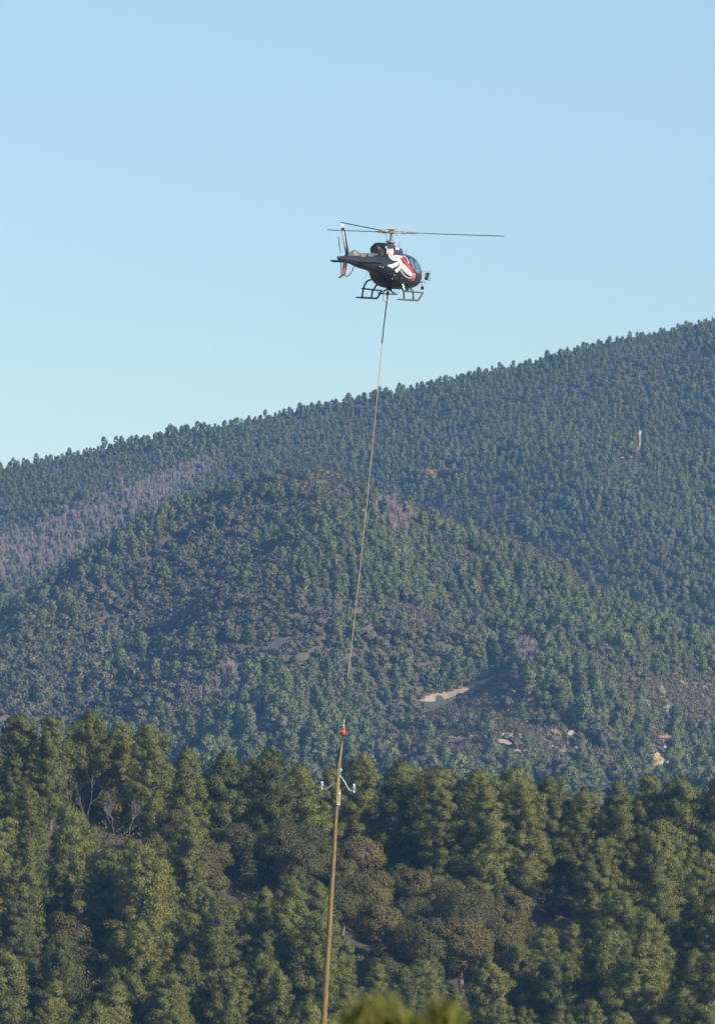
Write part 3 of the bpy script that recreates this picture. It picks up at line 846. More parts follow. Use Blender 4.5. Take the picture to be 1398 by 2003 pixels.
h = hit(1282, 1491); k = h.y / F; b = rock_mesh(871, 26, (5.5 * k, .7, 1.0), 1.5, None)
for c_ in ((-3 * k, 0, 5 * k, 17, 9), (1 * k, .5, 16 * k, 12, 11)):
    o_ = len(b.v); b.box(c_[:3], (c_[3] * k, 1.8, c_[4] * k), Euler((.18, 0, 0)), bev=.5)
    for i in range(o_, len(b.v)): b.v[i] = tuple(Vector(b.v[i]) + noise.noise_vector(Vector(b.v[i]) * .9) * .55)
o = b.build('earth_cut', M_OCHRE, None, False); o.location = (h.x, h.y, h.z - .3); o.rotation_euler = (0, 0, -.2)
tag(o, 'ochre earth cut with a crumbling face below the orange-roofed house', 'earth bank')
for i, (u, v, n_, lab) in enumerate([(1262, 1380, 5, 'scatter of white stones left of the dry field'), (1292, 1366, 3, 'white stone heap on the upper dry field'), (1288, 1464, 3, 'white blocks standing on top of the ochre earth cut')]):
    h = hit(u, v); o = rock_mesh(880 + i, n_, (1.0, .8, .3), .5, None).build('stone_heap', M_WHITE); o.location = h; tag(o, lab, 'stones', 'white stones at right edge')

for (name, u, v, m, s, lab) in [('autumn_tree', 840, 930, M_AUTUMN, 1.3, 'single orange-yellow autumn tree among pines on the upper hill'),
                                ('yellow_shrub', 1218, 1386, M_YELLOWGREEN, 1.3, 'yellow-green leafy shrub beside pines at lower right hillside')]:
    L, T = oak_parts(901, 4.0, 1.9, 20, 36, .5, .1); h = hit(u, v)
    root = empty(name, (h.x, h.y - 6, tz(h.x, h.y - 6) - .1)); root.scale = (s * 1.25, s * 1.25, s * 1.25)
    link('crown', L.mesh(name, m), root); T.build('trunk', M_BARK, root); tag(root, lab, 'tree' if 'tree' in name else 'shrub')

# ------------------------------------------------------------------ helicopter
YAW, PITCH, ROLL = R(-22), R(3.8), R(4.9)
HUB = px(765, 453, 240)
HM = Matrix.Translation(HUB) @ Matrix.Rotation(YAW, 4, 'Z') @ Matrix.Rotation(PITCH, 4, 'X') @ Matrix.Rotation(ROLL, 4, 'Y')
HI = HM.inverted()
ZB = 3.25
heli = bpy.data.objects.new('helicopter', None); COL.objects.link(heli); heli.empty_display_size = .1
heli.matrix_world = HM @ Matrix.Translation((0, 0, -ZB))
tag(heli, 'black helicopter with red and white swoosh markings hovering above the hill', 'helicopter')
def L3(u, v, X):
    """the point of the helicopter's own space at lateral offset X that shows at photograph point (u, v)"""
    o = HI @ Vector((0, 0, 0)); d = (HI.to_3x3() @ px(u, v, 1.0)).normalized()
    t = (X - o.x) / d.x
    return o + d * t
def P2(p):
    return to_px(HM @ Vector(p))
def Z(x, y):          # photograph point of the enlargement used for tracing
    return (640 + x / 6.99, 425 + y / 6.99)
def part(b, name, m, parent=None, smooth=True):
    o = b.build(name, m, parent or heli, smooth)
    if parent is None: o.location = (0, 0, ZB)
    return o

M_BODY = mat('charcoal_paint', (.016, .0165, .019), .30, 0, .4, .25)
M_WPAINT = mat('white_paint', (.62, .62, .60), .35, 0, .5, .4)
M_RPAINT = mat('red_paint', (.62, .022, .028), .35, 0, .5, .4)
M_GPAINT = mat('silver_paint', (.55, .55, .54), .35, .2, .5, .3)
M_BLACK = mat('black_metal', (.018, .018, .020), .45)
M_MATT = mat('sooty_metal', (.020, .017, .015), .75, .3, noise_scale=9, col2=(.05, .042, .035))
M_EXH = mat('burnt_metal', (.10, .085, .065), .6, .4, noise_scale=8, col2=(.20, .17, .13))
M_HUBM = mat('hub_metal', (.42, .39, .32), .5, .3, noise_scale=14, col2=(.30, .27, .22))
M_BLADE = mat('blade_grey', (.10, .10, .105), .5)
M_TAN = mat('dusty_fairing', (.13, .11, .08), .6, noise_scale=5, col2=(.20, .175, .14))
M_GREYF = mat('grey_fairing', (.085, .090, .095), .4, noise_scale=5, col2=(.13, .135, .14))
M_SKID = mat('skid_grey', (.10, .10, .11), .45, .2)
M_STEEL = mat('bright_steel', (.58, .58, .58), .35, .6)
def glass():
    m = bpy.data.materials.new('cabin_glass'); m.use_nodes = True
    n = m.node_tree.nodes; l = m.node_tree.links; n.remove(n['Principled BSDF'])
    t = n.new('ShaderNodeBsdfTransparent'); t.inputs[0].default_value = (.72, .80, .86, 1)
    g = n.new('ShaderNodeBsdfGlossy'); g.inputs['Roughness'].default_value = .03
    mx = n.new('ShaderNodeMixShader'); mx.inputs[0].default_value = .14
    l.new(t.outputs[0], mx.inputs[1]); l.new(g.outputs[0], mx.inputs[2]); l.new(mx.outputs[0], n['Material Output'].inputs['Surface'])
    return m
M_GLASS = glass()

def curve(st, col):
    return smooth_interp([s[0] for s in st], [s[col] for s in st])
def section_loft(st, dy, nseg, exps=None):
    """rings of superellipse sections; st rows: y, half width, top, bottom, exponent"""
    fw, ft, fb, fe = [curve(st, c) for c in (1, 2, 3, 4)]
    ys = np.arange(st[0][0], st[-1][0] + 1e-6, dy); rings = []
    for y in ys:
        w_, t_, b_, e_ = max(fw(y), .01), ft(y), fb(y), fe(y); c = (t_ + b_) / 2; hz = (t_ - b_) / 2; ring = []
        for k in range(nseg):
            a = 2 * math.pi * k / nseg; ca, sa = math.cos(a), math.sin(a)
            ring.append((w_ * math.copysign(abs(ca) ** (2 / e_), ca), y, c + hz * math.copysign(abs(sa) ** (2 / e_), sa)))
        q = np.array(ring + ring[:1]); dl = np.concatenate([[0], np.cumsum(np.linalg.norm(np.diff(q, axis=0), axis=1))])
        t = np.linspace(0, dl[-1], nseg + 1)[:-1]      # even spacing round the section
        rings.append([(float(np.interp(a, dl, q[:, 0])), y, float(np.interp(a, dl, q[:, 2]))) for a in t])
    return rings

# painted shapes, traced in the enlargement
WHITE = [[(838, 430), (856, 428), (864, 470), (862, 508), (884, 545), (922, 572), (934, 592), (905, 588), (862, 562), (838, 522), (830, 470)],
         [(868, 432), (895, 426), (908, 462), (904, 502), (888, 492), (884, 478), (890, 508), (925, 536), (985, 556), (1014, 588), (1028, 622), (1062, 648), (1112, 702), (1156, 758), (1162, 802), (1135, 802), (1078, 762), (1012, 692), (998, 655), (994, 612), (972, 598), (926, 578), (882, 542), (864, 490)],
         [(914, 510), (960, 514), (1022, 524), (1032, 544), (1000, 554), (950, 541), (916, 527)],
         [(820, 650), (880, 640), (958, 605), (986, 603), (976, 640), (940, 672), (870, 698), (882, 682), (842, 672)],
         [(994, 622), (1012, 650), (1006, 692), (976, 732), (946, 760), (940, 737), (918, 730), (932, 708), (962, 690), (986, 660)],
         [(1171, 765), (1196, 763), (1196, 826), (1184, 822)]]
RED = [[(1000, 551), (1036, 549), (1082, 595), (1132, 658), (1167, 720), (1177, 760), (1192, 830), (1192, 864), (1160, 872), (1154, 832), (1168, 800), (1152, 742), (1110, 690), (1060, 622)],
       [(912, 528), (950, 545), (1002, 556), (1002, 562), (945, 553), (908, 535)], [(826, 478), (836, 480), (868, 505), (902, 560), (895, 560), (862, 516), (826, 492)]]
def stroke(P, wd):
    a = []; b = []
    for i, p in enumerate(P):
        q = P[min(i + 1, len(P) - 1)]; o = P[max(i - 1, 0)]; dx, dy = q[0] - o[0], q[1] - o[1]; n_ = math.hypot(dx, dy)
        a.append((p[0] - dy / n_ * wd, p[1] + dx / n_ * wd)); b.append((p[0] + dy / n_ * wd, p[1] - dx / n_ * wd))
    return a + b[::-1]
SILVER = [stroke([(1000, 710), (1020, 745), (1050, 790), (1090, 818), (1130, 830), (1162, 822)], 6.5), stroke([(1032, 522), (1060, 535), (1090, 565), (1108, 600), (1116, 630)], 6)]
# small white lettering on the cowling, seen only as strokes with a bar below
LOGO = [[(932, 398), (937, 396), (939, 440), (934, 440)], [(942, 404), (948, 402), (949, 440), (943, 440)], [(951, 392), (956, 392), (957, 440), (952, 440)], [(960, 404), (966, 404), (967, 440), (961, 440)],
        [(970, 404), (975, 404), (976, 440), (971, 440)], [(979, 405), (986, 405), (988, 441), (981, 441)], [(933, 420), (988, 422), (988, 428), (933, 426)], [(934, 435), (988, 437), (988, 441), (934, 440)]]
WIN = {'rear_window': [[(1122, 556), (1150, 562), (1180, 625), (1196, 704), (1172, 704), (1146, 640)]],
       'door_window': [[(1194, 598), (1214, 602), (1226, 692), (1206, 690)], [(1219, 603), (1240, 606), (1256, 692), (1231, 692)], [(1202, 700), (1258, 702), (1268, 765), (1240, 758), (1206, 732)], [(1190, 555), (1214, 565), (1226, 594), (1194, 590)]]}
def paint(name, rings, mats, windows=True):
    b = MB(); b.loft(rings)
    n = len(rings[0]); camp = HI @ Vector((0, 0, 0))
    V = [Vector(v) for v in b.v]; keep = []; mi = []; win = {}
    sh = {k: [[Z(*p) for p in P] for P in S] for k, S in (('w', WHITE), ('r', RED), ('s', SILVER), ('l', LOGO))}
    wn = {k: [[Z(*p) for p in P] for P in S] for k, S in WIN.items()}
    for f in b.f:
        c = sum((V[i] for i in f), Vector()) / len(f); m = 0; tgt = None
        if len(f) == 4:
            nn = (V[f[2]] - V[f[0]]).cross(V[f[3]] - V[f[1]])
            if nn.dot(Vector((c.x, 0, c.z + 1.7))) < 0: nn = -nn
            if c.x > 0 and nn.dot(camp - c) > 0:
                u, v = P2(c)
                if 745 < u < 830:
                    if any(inpoly(u, v, P) for P in sh['s']): m = 3
                    if any(inpoly(u, v, P) for P in sh['w']) or any(inpoly(u, v, P) for P in sh['l']): m = 1
                    if any(inpoly(u, v, P) for P in sh['r']): m = 2
                    if windows:
                        for k, S in wn.items():
                            for i, P in enumerate(S):
                                if inpoly(u, v, P): tgt = (k, i)
            if windows and tgt is None and c.y > 1.95 and abs(c.x) > .04:
                lo = -2.0 + .22 * (c.y - 2.0); hi = -1.0 - .55 * max(0, c.y - 2.0)
                if (nn.normalized().y > .30) and c.z > lo and c.z < -1.12: tgt = ('windshield', 0 if c.x > 0 else 1)
        if tgt: win.setdefault(tgt, []).append(f)
        else: keep.append(f); mi.append(m)
    def sub(fs):
        ids = {}; vs = []
        out = [tuple(ids.setdefault(i, len(ids)) for i in f) for f in fs]
        for i in sorted(ids, key=ids.get): vs.append(b.v[i])
        q = MB(); q.add(vs, out); return q
    q = sub(keep); q.m = mi
    o = part(q, name, mats)
    for (k, i), fs in win.items():
        part(sub(fs), k, M_GLASS, o)
    return o

BODY = [(-2.55, .29, -1.22, -1.92, 2.3), (-2.2, .35, -1.20, -1.98, 2.4), (-1.8, .44, -1.16, -2.07, 2.4), (-1.4, .54, -1.10, -2.20, 2.4), (-.9, .68, -1.02, -2.42, 2.5),
        (-.3, .83, -.97, -2.58, 2.6), (.4, .92, -.95, -2.63, 2.8), (1.0, .93, -.95, -2.63, 2.8), (1.6, .89, -1.0, -2.60, 2.7), (2.1, .80, -1.14, -2.55, 2.5),
        (2.6, .64, -1.44, -2.46, 2.3), (2.95, .45, -1.72, -2.34, 2.2), (3.2, .22, -1.95, -2.2, 2.0), (3.27, .06, -2.05, -2.12, 2.0)]
BODY_M = [M_BODY, M_WPAINT, M_RPAINT, M_GPAINT]
body = paint('fuselage', section_loft(BODY, .013, 400), BODY_M)
COWL = [(-1.42, .34, -.70, -1.3, 3.5), (-1.34, .38, -.62, -1.3, 3.8), (-1.0, .40, -.585, -1.3, 4), (-.55, .42, -.60, -1.3, 4), (-.2, .43, -.64, -1.3, 4), (.2, .43, -.66, -1.3, 4),
        (.50, .42, -.69, -1.3, 4), (.64, .40, -.76, -1.3, 4), (.74, .37, -.90, -1.3, 3.6), (.82, .32, -1.10, -1.3, 3)]
cowl = paint('engine_cowling', section_loft(COWL, .012, 260), BODY_M, False)

# inside of the cabin: floor, seats and panel seen through the glass
b = MB(); b.box((0, 1.1, -2.32), (1.0, 1.9, .06))
part(b, 'cabin_floor', M_BLACK, None, False)
for sx_ in (-.4, .4):
    b = MB(); b.box((sx_, 1.5, -2.05), (.45, .45, .14), bev=.05); b.box((sx_, 1.27, -1.72), (.45, .12, .62), Euler((-.12, 0, 0)), bev=.05)
    part(b, 'seat', M_BLACK)

# tail boom with its spine cover
BOOM = [(-6.5, .02, -1.56, -1.60, 2), (-6.3, .075, -1.50, -1.65, 2.1), (-6.0, .105, -1.46, -1.67, 2.2), (-5.0, .15, -1.38, -1.745, 2.3), (-3.8, .23, -1.29, -1.88, 2.3), (-2.9, .285, -1.24, -1.93, 2.3), (-2.45, .315, -1.22, -1.96, 2.3)]
b = MB(); b.loft(section_loft(BOOM, .06, 32)); part(b, 'tail_boom', M_BODY)
b = MB(); b.loft([[(.10 * math.cos(a), y, zz + .10 * math.sin(a)) for a in [math.pi * q / 8 for q in range(9)] + [math.pi * 1.5]] for y, zz in [(-5.4, -1.41), (-4.4, -1.335), (-3.4, -1.27), (-2.5, -1.225), (-1.7, -1.2)]])
part(b, 'drive_shaft_cover', M_GREYF)
c = L3(694, 493.5, 0); b = MB(); b.loft([[(.17 * math.cos(a) * s, c.y + .32 * math.sin(a) * s, z_) for a in [2 * math.pi * q / 16 for q in range(16)]] for z_, s in [(c.z - .16, 1.0), (c.z - .02, .98), (c.z + .07, .8), (c.z + .11, .45)]])
part(b, 'gearbox_fairing', M_TAN)
c = L3(709, 501, .10); b = MB(); b.box(c, (.14, .5, .24), bev=.04); part(b, 'dusty_panel', M_TAN)
c = L3(683, 497, 0); b = MB(); b.box(c, (.20, .40, .18), bev=.06); part(b, 'tail_light_fairing', M_GREYF)
c = L3(722, 500, .12); b = MB(); b.box(c, (.22, .55, .16), bev=.05); part(b, 'oil_cooler_box', M_GREYF)
c = L3(702, 495, .02); b = MB(); b.tube([c + Vector((0, 0, -.12)), c, c + Vector((0, -.06, .05))], .02, 6); part(b, 'antenna', M_BLACK)

# fins: swept blades of aerofoil section
def fin(b, stations, mi=0):
    rings = []
    for (le, te, th) in stations:      # leading edge, trailing edge points, thickness
        le, te = Vector(le), Vector(te); ring = []
        for t, s in [(0, 0), (.12, .8), (.35, 1), (.7, .6), (1, .08), (.7, -.6), (.35, -1), (.12, -.8)]:
            ring.append(le + (te - le) * t + Vector((th / 2 * s, 0, 0)))
        rings.append(ring)
    b.loft(rings, mi)
def fin_at(v, ul, ur): 
    a, c = L3(ur, v, 0), L3(ul, v, 0); return a, c       # leading (forward) edge on the right in the picture
up = [(499, 676.0, 681.6), (480, 672.5, 678.0), (460, 669.5, 675.0), (445, 667.2, 671.8)]
b = MB(); st = []
for v, a, c in [(505, 675.3, 682.6)] + up: le, te = fin_at(v, a, c); st.append((le, te, .17 if v > 470 else .13))
fin(b, st); f_up = part(b, 'upper_fin', M_BODY)
b = MB()
for (v0, v1, a0, c0, a1, c1) in [(447, 478, 670.2, 672.6, 673.6, 675.2)]:
    pass
P_ = [L3(669.6, 450, .085), L3(671.8, 452, .085), L3(675.6, 478, .10), L3(676.4, 490, .10), L3(674.4, 478, .10), L3(671.2, 462, .09)]
b.add(P_ + [p + Vector((.006, 0, 0)) for p in P_], [tuple(range(6, 12))] + [(i, (i + 1) % 6, 6 + (i + 1) % 6, 6 + i) for i in range(6)])
part(b, 'fin_stripe', M_WPAINT, f_up, False)
le, te = fin_at(440.5, 666.6, 670.8); b = MB(); fin(b, [(*fin_at(442, 666.9, 671.3), .15), (le, te, .15), (*fin_at(437.5, 667.2, 670.4), .10)]); part(b, 'fin_cap', M_WPAINT, f_up)
b = MB(); st = []
for v, a, c in [(510, 670.5, 679.0), (520, 670.0, 677.4), (535, 669.0, 674.0), (538.5, 669.6, 672.8)]: le, te = fin_at(v, a, c); st.append((le, te, .13))
fin(b, st); f_lo = part(b, 'lower_fin', M_BODY)
b = MB(); P_ = [L3(675.2, 518, .072), L3(674.3, 528, .070), L3(672.8, 535.5, .068), L3(669.4, 535.5, .068), L3(671.5, 527, .072)]
b.add(P_ + [p + Vector((.006, 0, 0)) for p in P_], [tuple(range(5, 10))] + [(i, (i + 1) % 5, 5 + (i + 1) % 5, 5 + i) for i in range(5)])
part(b, 'red_fin_mark', M_RPAINT, f_lo, False)
b = MB(); b.tube([L3(671.5, 537, 0), L3(667.5, 540.5, 0), L3(663.2, 542.3, 0)], .035, 7); part(b, 'tail_skid', M_BLACK, f_lo)
b = MB(); b.tube([L3(*Z(368, 645), 0), L3(*Z(350, 715), 0), L3(*Z(315, 775), 0), L3(*Z(280, 803), 0), L3(*Z(250, 802), 0), L3(*Z(236, 788), 0)], .022, 7); part(b, 'tail_guard', M_BLACK)
b = MB(); q = L3(*Z(545, 728), 0); b.tube([q + Vector((0, 0, .1)), q, L3(*Z(516, 845), 0)], [.02, .012, .006], 6); part(b, 'whip_antenna', M_BLACK)
# horizontal stabiliser across the boom
sc_ = L3(698, 512.0, 0); b = MB(); rings = []
for X in (-1.27, -1.24, -.6, 0, .6, 1.24, 1.27):
    k = .7 if abs(X) > 1.25 else 1
    rings.append([(X, sc_.y + .27 * k * a, sc_.z - .004 * X + .055 * k * e) for a, e in [(1, 0), (.7, .8), (.2, 1), (-.6, .6), (-1, .1), (-1, -.1), (-.6, -.6), (.2, -1), (.7, -.8)]])
b.loft(rings); part(b, 'stabilizer', M_BLACK)
# tail rotor
tr = L3(667.2, 502.3, -.12)
tr_o = MB(); tr_o.lathe(tr, (-1, 0, 0), [(-.18, .05), (.0, .07), (.05, .07), (.12, .035), (.22, .022), (.23, .01)], 12)
tro = part(tr_o, 'tail_rotor', M_HUBM)
tip = L3(*Z(158, 290), -.20); d = (tip - tr); d.x = 0; 
for s in (1, -1):
    b = MB(); e = d.normalized() * .93 * s; sd_ = Vector((0, e.z, -e.y))  .normalized() * .05
    p0 = tr + e * .14 + Vector((-.03, 0, 0)); p1 = tr + e + Vector((-.10, 0, 0))
    if s < 0: p1.x = tr.x - .03
    vs = []
    for p, k in ((p0, .55), (p0 + (p1 - p0) * .2, 1), (p1, 1)):
        vs.append([p + sd_ * k, p + Vector((.014, 0, 0)), p - sd_ * k, p - Vector((.014, 0, 0))])
    b.loft(vs); part(b, 'tail_blade', M_BLADE, tro)

# exhaust
ex = L3(*Z(655, 440), -.10); b = MB(); ax = Vector((-.12, -1, .05)).normalized()
s0 = ex - ax * .62
b.lathe(s0, ax, [(0, .16), (.2, .18), (.5, .20), (.72, .215)], 20); exh = part(b, 'exhaust_pipe', M_EXH)
b = MB(); b.lathe(s0, ax, [(.70, .195), (.735, .20), (.735, .215), (.70, .217)], 20); b.lathe(s0, ax, [(.722, .001), (.726, .20)], 20); part(b, 'exhaust_mouth', M_BLACK, exh)
b = MB(); b.box((-.02, -1.45, -1.06), (.62, .5, .42), bev=.10); part(b, 'engine_bay_rear', M_MATT)
b = MB(); b.tube([(.30, -1.30, -.70), (.38, -1.35, -.86), (.40, -1.40, -1.1)], .03, 6); part(b, 'drain_tube', M_HUBM)

# mast and rotor head
b = MB(); b.lathe((0, 0, -.72), (0, 0, 1), [(0, .24), (.06, .22), (.12, .17), (.27, .12), (.38, .065), (.7, .05)], 18); part(b, 'rotor_mast', M_BLACK)
b = MB(); b.lathe((0, 0, -.52), (0, 0, 1), [(0, .20), (.03, .235), (.08, .235), (.10, .15)], 20); part(b, 'swashplate', M_HUBM)
b = MB()
for a in (26, 146, 266):
    ca, sa = math.cos(R(a + 20)), math.sin(R(a + 20)); b.tube([(.21 * ca, .21 * sa, -.46), (.30 * ca, .30 * sa, -.08)], .016, 6)
part(b, 'pitch_links', M_STEEL)
b = MB(); b.lathe((0, 0, -.09), (0, 0, 1), [(0, .12), (.03, .22), (.07, .24), (.10, .17), (.13, .10), (.17, .10), (.18, .23), (.20, .25), (.22, .12)], 22)
hub = part(b, 'rotor_hub', M_HUBM)
CONE = .012
ANG = (26.5, 146.5, 266.5)
for a in ANG:
    dr = Vector((math.cos(R(a)), math.sin(R(a)), CONE)).normalized(); sd_ = Vector((-math.sin(R(a)), math.cos(R(a)), 0)); upv = dr.cross(sd_)
    Rm = Matrix((dr, sd_, upv)).transposed()
    b = MB(); b.box(dr * .33 + Vector((0, 0, .035)), (.55, .15, .035), Rm, bev=.012); b.box(dr * .33 + Vector((0, 0, -.045)), (.55, .15, .035), Rm, bev=.012)
    b.box(dr * .60, (.18, .17, .15), Rm, bev=.03); part(b, 'hub_sleeve', M_HUBM, hub)
    b = MB(); rings = []
    for rr, ch, tw in [(.66, .10, 5), (.95, .13, 4), (1.35, .22, 2), (1.6, .23, 2), (3.4, .23, 1), (5.15, .23, 0), (5.30, .20, 0), (5.345, .12, 0)]:
        cc = dr * rr; cc.z += .0016 * rr * rr * 1.0
        w1 = sd_ * math.cos(R(tw)) + upv * math.sin(R(tw)); n1 = dr.cross(w1); th = .020 if rr > 1.2 else .05
        rings.append([cc + w1 * ch * (.25 - t) + n1 * th * s for t, s in [(0, 0), (.1, .8), (.3, 1), (.7, .5), (1, .05), (.7, -.5), (.3, -1), (.1, -.8)]])
    b.loft(rings[:4]); b2 = MB(); b2.loft(rings[3:])
    bl = part(b2, 'rotor_blade', M_BLADE); part(b, 'blade_root', M_HUBM, bl)

# skid gear
XS = 1.06
for s, nm in ((-1, 0), (1, 0)):
    zz = (lambda x, y: Z(x, y))
    if s < 0: lo = [Z(412, 1093), Z(560, 1100), Z(672, 1107)]; rail = [Z(472, 970), Z(600, 985), Z(745, 1002)]
    else: lo = [Z(980, 1120), Z(1120, 1128), Z(1236, 1134)]; rail = [Z(1030, 1005), Z(1170, 1016), Z(1308, 1030)]
    A = [L3(u, v, s * XS) for u, v in lo]; B = [L3(u, v, s * XS) for u, v in rail]
    b = MB(); b.tube([A[0] + Vector((0, -.25, -.02)), A[0], A[1], A[2], A[2] + (B[2] - A[2]) * .12 + Vector((0, .05, 0)), B[2]], [.018, .042, .045, .045, .045, .04], 10)
    sk = part(b, 'skid', M_SKID if s > 0 else M_BLACK)
    b = MB(); b.tube(B, .036, 8); part(b, 'step_rail', M_SKID if s > 0 else M_BLACK, sk)
legs = {}
for key, xl, xr in (('rear', (485, 1085), (1040, 1108)), ('front', (615, 1092), (1165, 1116))):
    a = L3(*Z(*xl), -XS); c = L3(*Z(*xr), XS); y = (a.y + c.y) / 2; z0 = (a.z + c.z) / 2
    zt = -2.36 if key == 'rear' else -2.50
    P_ = []
    for s in (-1, 1):
        q = [(s * XS, y, z0), (s * 1.03, y, z0 + .30), (s * .98, y, zt - .22), (s * .90, y, zt - .06), (s * .78, y, zt + .04), (s * .62, y, zt + .08), (s * .40, y, zt + .02)]
        P_ += q if s < 0 else q[::-1]
    b = MB(); b.tube(P_, .042, 10); ct = part(b, 'cross_tube', M_BLACK)
    b = MB(); b.box((.99, y, zt - .18), (.10, .12, .16), bev=.03); b.box((1.04, y, z0 + .42), (.10, .11, .10), bev=.03); b.tube([(.95, y - .03, zt - .08), (1.05, y - .03, z0 + .44)], .03, 6)
    part(b, 'damper', M_STEEL, ct)
# belly fittings
b = MB(); b.lathe((.05, .1, -2.60), (0, 0, -1), [(0, .12), (.08, .11), (.13, .06)], 14); part(b, 'belly_light', M_BLACK)
c = L3(*Z(1070, 960), .55); b = MB(); b.box(c, (.24, .40, .34), bev=.06); part(b, 'belly_box', M_BLACK)
for (zx, zy) in [(720, 672), (755, 682), (915, 788), (885, 838), (940, 828), (1028, 832), (1122, 862)]:
    b = MB(); u, v = Z(zx, zy)
    best = None
    for X in np.arange(.95, .2, -.01):
        p = L3(u, v, X); 
        w_ = curve(BODY, 1)(p.y) if -2.55 < p.y < 3.27 else 0; t_, bb = curve(BODY, 2)(p.y), curve(BODY, 3)(p.y); e_ = curve(BODY, 4)(p.y)
        zc_ = (t_ + bb) / 2; hz = (t_ - bb) / 2
        if w_ > 0 and abs(X / w_) ** e_ + abs((p.z - zc_) / hz) ** e_ <= 1: best = p; break
    if best is None: continue
    b.ball(best, .035 if zx < 930 else .022, 8, 6); part(b, 'fuselage_fastener', M_STEEL, body)
b = MB(); q = L3(*Z(1075, 480), .1); b.tube([q + Vector((0, -.03, -.12)), q + Vector((0, .05, .14))], [.02, .008], 6); part(b, 'roof_antenna', M_BLACK)
b = MB(); q = L3(*Z(990, 375), .1); b.tube([q + Vector((0, 0, -.2)), L3(*Z(985, 330), .1)], [.012, .006], 6); part(b, 'wire_antenna', M_BLACK)
# mirror frame at the nose
XM = .62
b = MB()
fr = [L3(*Z(1268, 742), XM - .25), L3(*Z(1300, 732), XM), L3(839.5, 529.2, XM + .1), L3(840.6, 531, XM + .1), L3(841, 549, XM + .1), L3(838.5, 551, XM + .1), L3(*Z(1300, 882), XM), L3(*Z(1255, 893), XM - .25)]
b.tube(fr, .022, 7); b.tube([L3(*Z(1290, 745), XM), L3(*Z(1325, 785), XM + .1)], .018, 6); b.tube([L3(839.5, 549, XM + .1), L3(829.6, 533.5, XM + .1)], .018, 6)
mf = part(b, 'mirror_frame', M_STEEL)
b = MB(); c0 = L3(834.6, 540.2, XM + .1); hh_ = (L3(833, 533.2, XM + .1) - L3(836.4, 547.5, XM + .1))
Rm = Euler((0, R(13), YAW * -1)).to_matrix()
b.box(c0, (.17, .07, .36), Rm, bev=.05); part(b, 'mirror', M_BLACK, mf)
b = MB(); c0 = L3(*Z(1299, 965), XM - .1); b.box(c0, (.15, .13, .16), Euler((0, R(-14), .3)).to_matrix(), bev=.03); ll = part(b, 'work_light', M_BLACK)
b = MB(); b.tube([L3(*Z(1288, 885), XM - .1), L3(*Z(1300, 940), XM - .1)], .014, 6); part(b, 'light_bracket', M_STEEL, ll)
# cargo swing under the belly
yc = L3(*Z(828, 975), 0).y; ap = Vector((0, yc, L3(*Z(828, 972), 0).z)); zb = L3(*Z(830, 1047), 0).z
b = MB(); cr = [Vector((sx_ * .40, yc + sy_ * .22, zb)) for sx_, sy_ in ((-1, -1), (1, -1), (1, 1), (-1, 1))]
for i in range(4): b.tube([ap + Vector((0, 0, 0)), cr[i]], .022, 6); b.tube([cr[i], cr[(i + 1) % 4]], .020, 6)
b.box(ap, (.12, .12, .14), bev=.03); b.tube([ap, Vector((0, yc, -2.55))], .03, 6)
for i in range(4): b.tube([cr[i], Vector((cr[i].x * 1.25, cr[i].y, -2.56))], .006, 4)
sw = part(b, 'cargo_swing', M_BLACK)
b = MB(); b.box(Vector((0, yc, zb + .02)), (.12, .12, .20), bev=.03); b.tube([Vector((0, yc, zb + .2)), Vector((0, yc, zb - .16))], .03, 7); b.ball((0, yc, zb - .16), .05)
part(b, 'cargo_hook', M_BLACK, sw)
b = MB(); b.tube([Vector((-.22, yc, zb)), Vector((-.20, yc, zb - .25)), Vector((-.12, yc, zb - .38)), Vector((-.04, yc, zb - .40))], .012, 6); part(b, 'hook_cable', M_BLACK, sw)

# ------------------------------------------------------------------ sling line, hook and the hanging pole
hk = HM @ Vector((0, yc, zb - .16)); DP = hk.y
W = lambda u, v, d=0: px(u, v, DP + d)
def tagroot(name, loc, lab, cat): return tag(empty(name, loc), lab, cat)
M_ROPE = mat('tan_rope', (.30, .235, .15), .8, noise_scale=30, col2=(.38, .30, .20))
M_RBLACK = mat('black_sheath', (.025, .025, .03), .6)
M_YEL = mat('yellow_webbing', (.38, .26, .06), .7, noise_scale=12, col2=(.30, .20, .055))
M_RHOOK = mat('hook_red', (.42, .035, .02), .45)
M_ORANGE = mat('orange_tape', (.75, .22, .12), .5)
hp = to_px(hk)
line = [hp, (747, 672), (680, 1327), (672.6, 1408)]
root = tagroot('sling_line', hk, 'long thin tan sling rope with black ends hanging from the helicopter', 'rope')
def rope_pts(a, b_, n=14, sag=0):
    return [W(a[0] + (b_[0] - a[0]) * i / n + sag * math.sin(math.pi * i / n), a[1] + (b_[1] - a[1]) * i / n) for i in range(n + 1)]
def sp(b, name, m, rt):
    b.v = [tuple(Vector(v) - rt.location) for v in b.v]
    return b.build(name, m, rt)
b = MB(); b.tube(rope_pts(line[0], line[1], 6, -.5), .030, 8); sp(b, 'upper_sheath', M_RBLACK, root)
b = MB(); b.tube(rope_pts(line[1], line[2], 24, 2.2), .018, 7); sp(b, 'rope', M_ROPE, root)
b = MB(); b.tube(rope_pts(line[2], line[3], 6), .027, 8); sp(b, 'lower_sheath', M_RBLACK, root)
b = MB(); b.tube(rope_pts((hp[0] - .3, hp[1] + 3), (hp[0] - .7, hp[1] + 6.5), 3), .040, 8); sp(b, 'orange_sleeve', M_ORANGE, root)
b = MB(); b.tube([W(672.6, 1408), W(672.4, 1411), W(672.2, 1415)], [.045, .055, .05], 8); sp(b, 'yellow_ferrule', M_YEL, root)
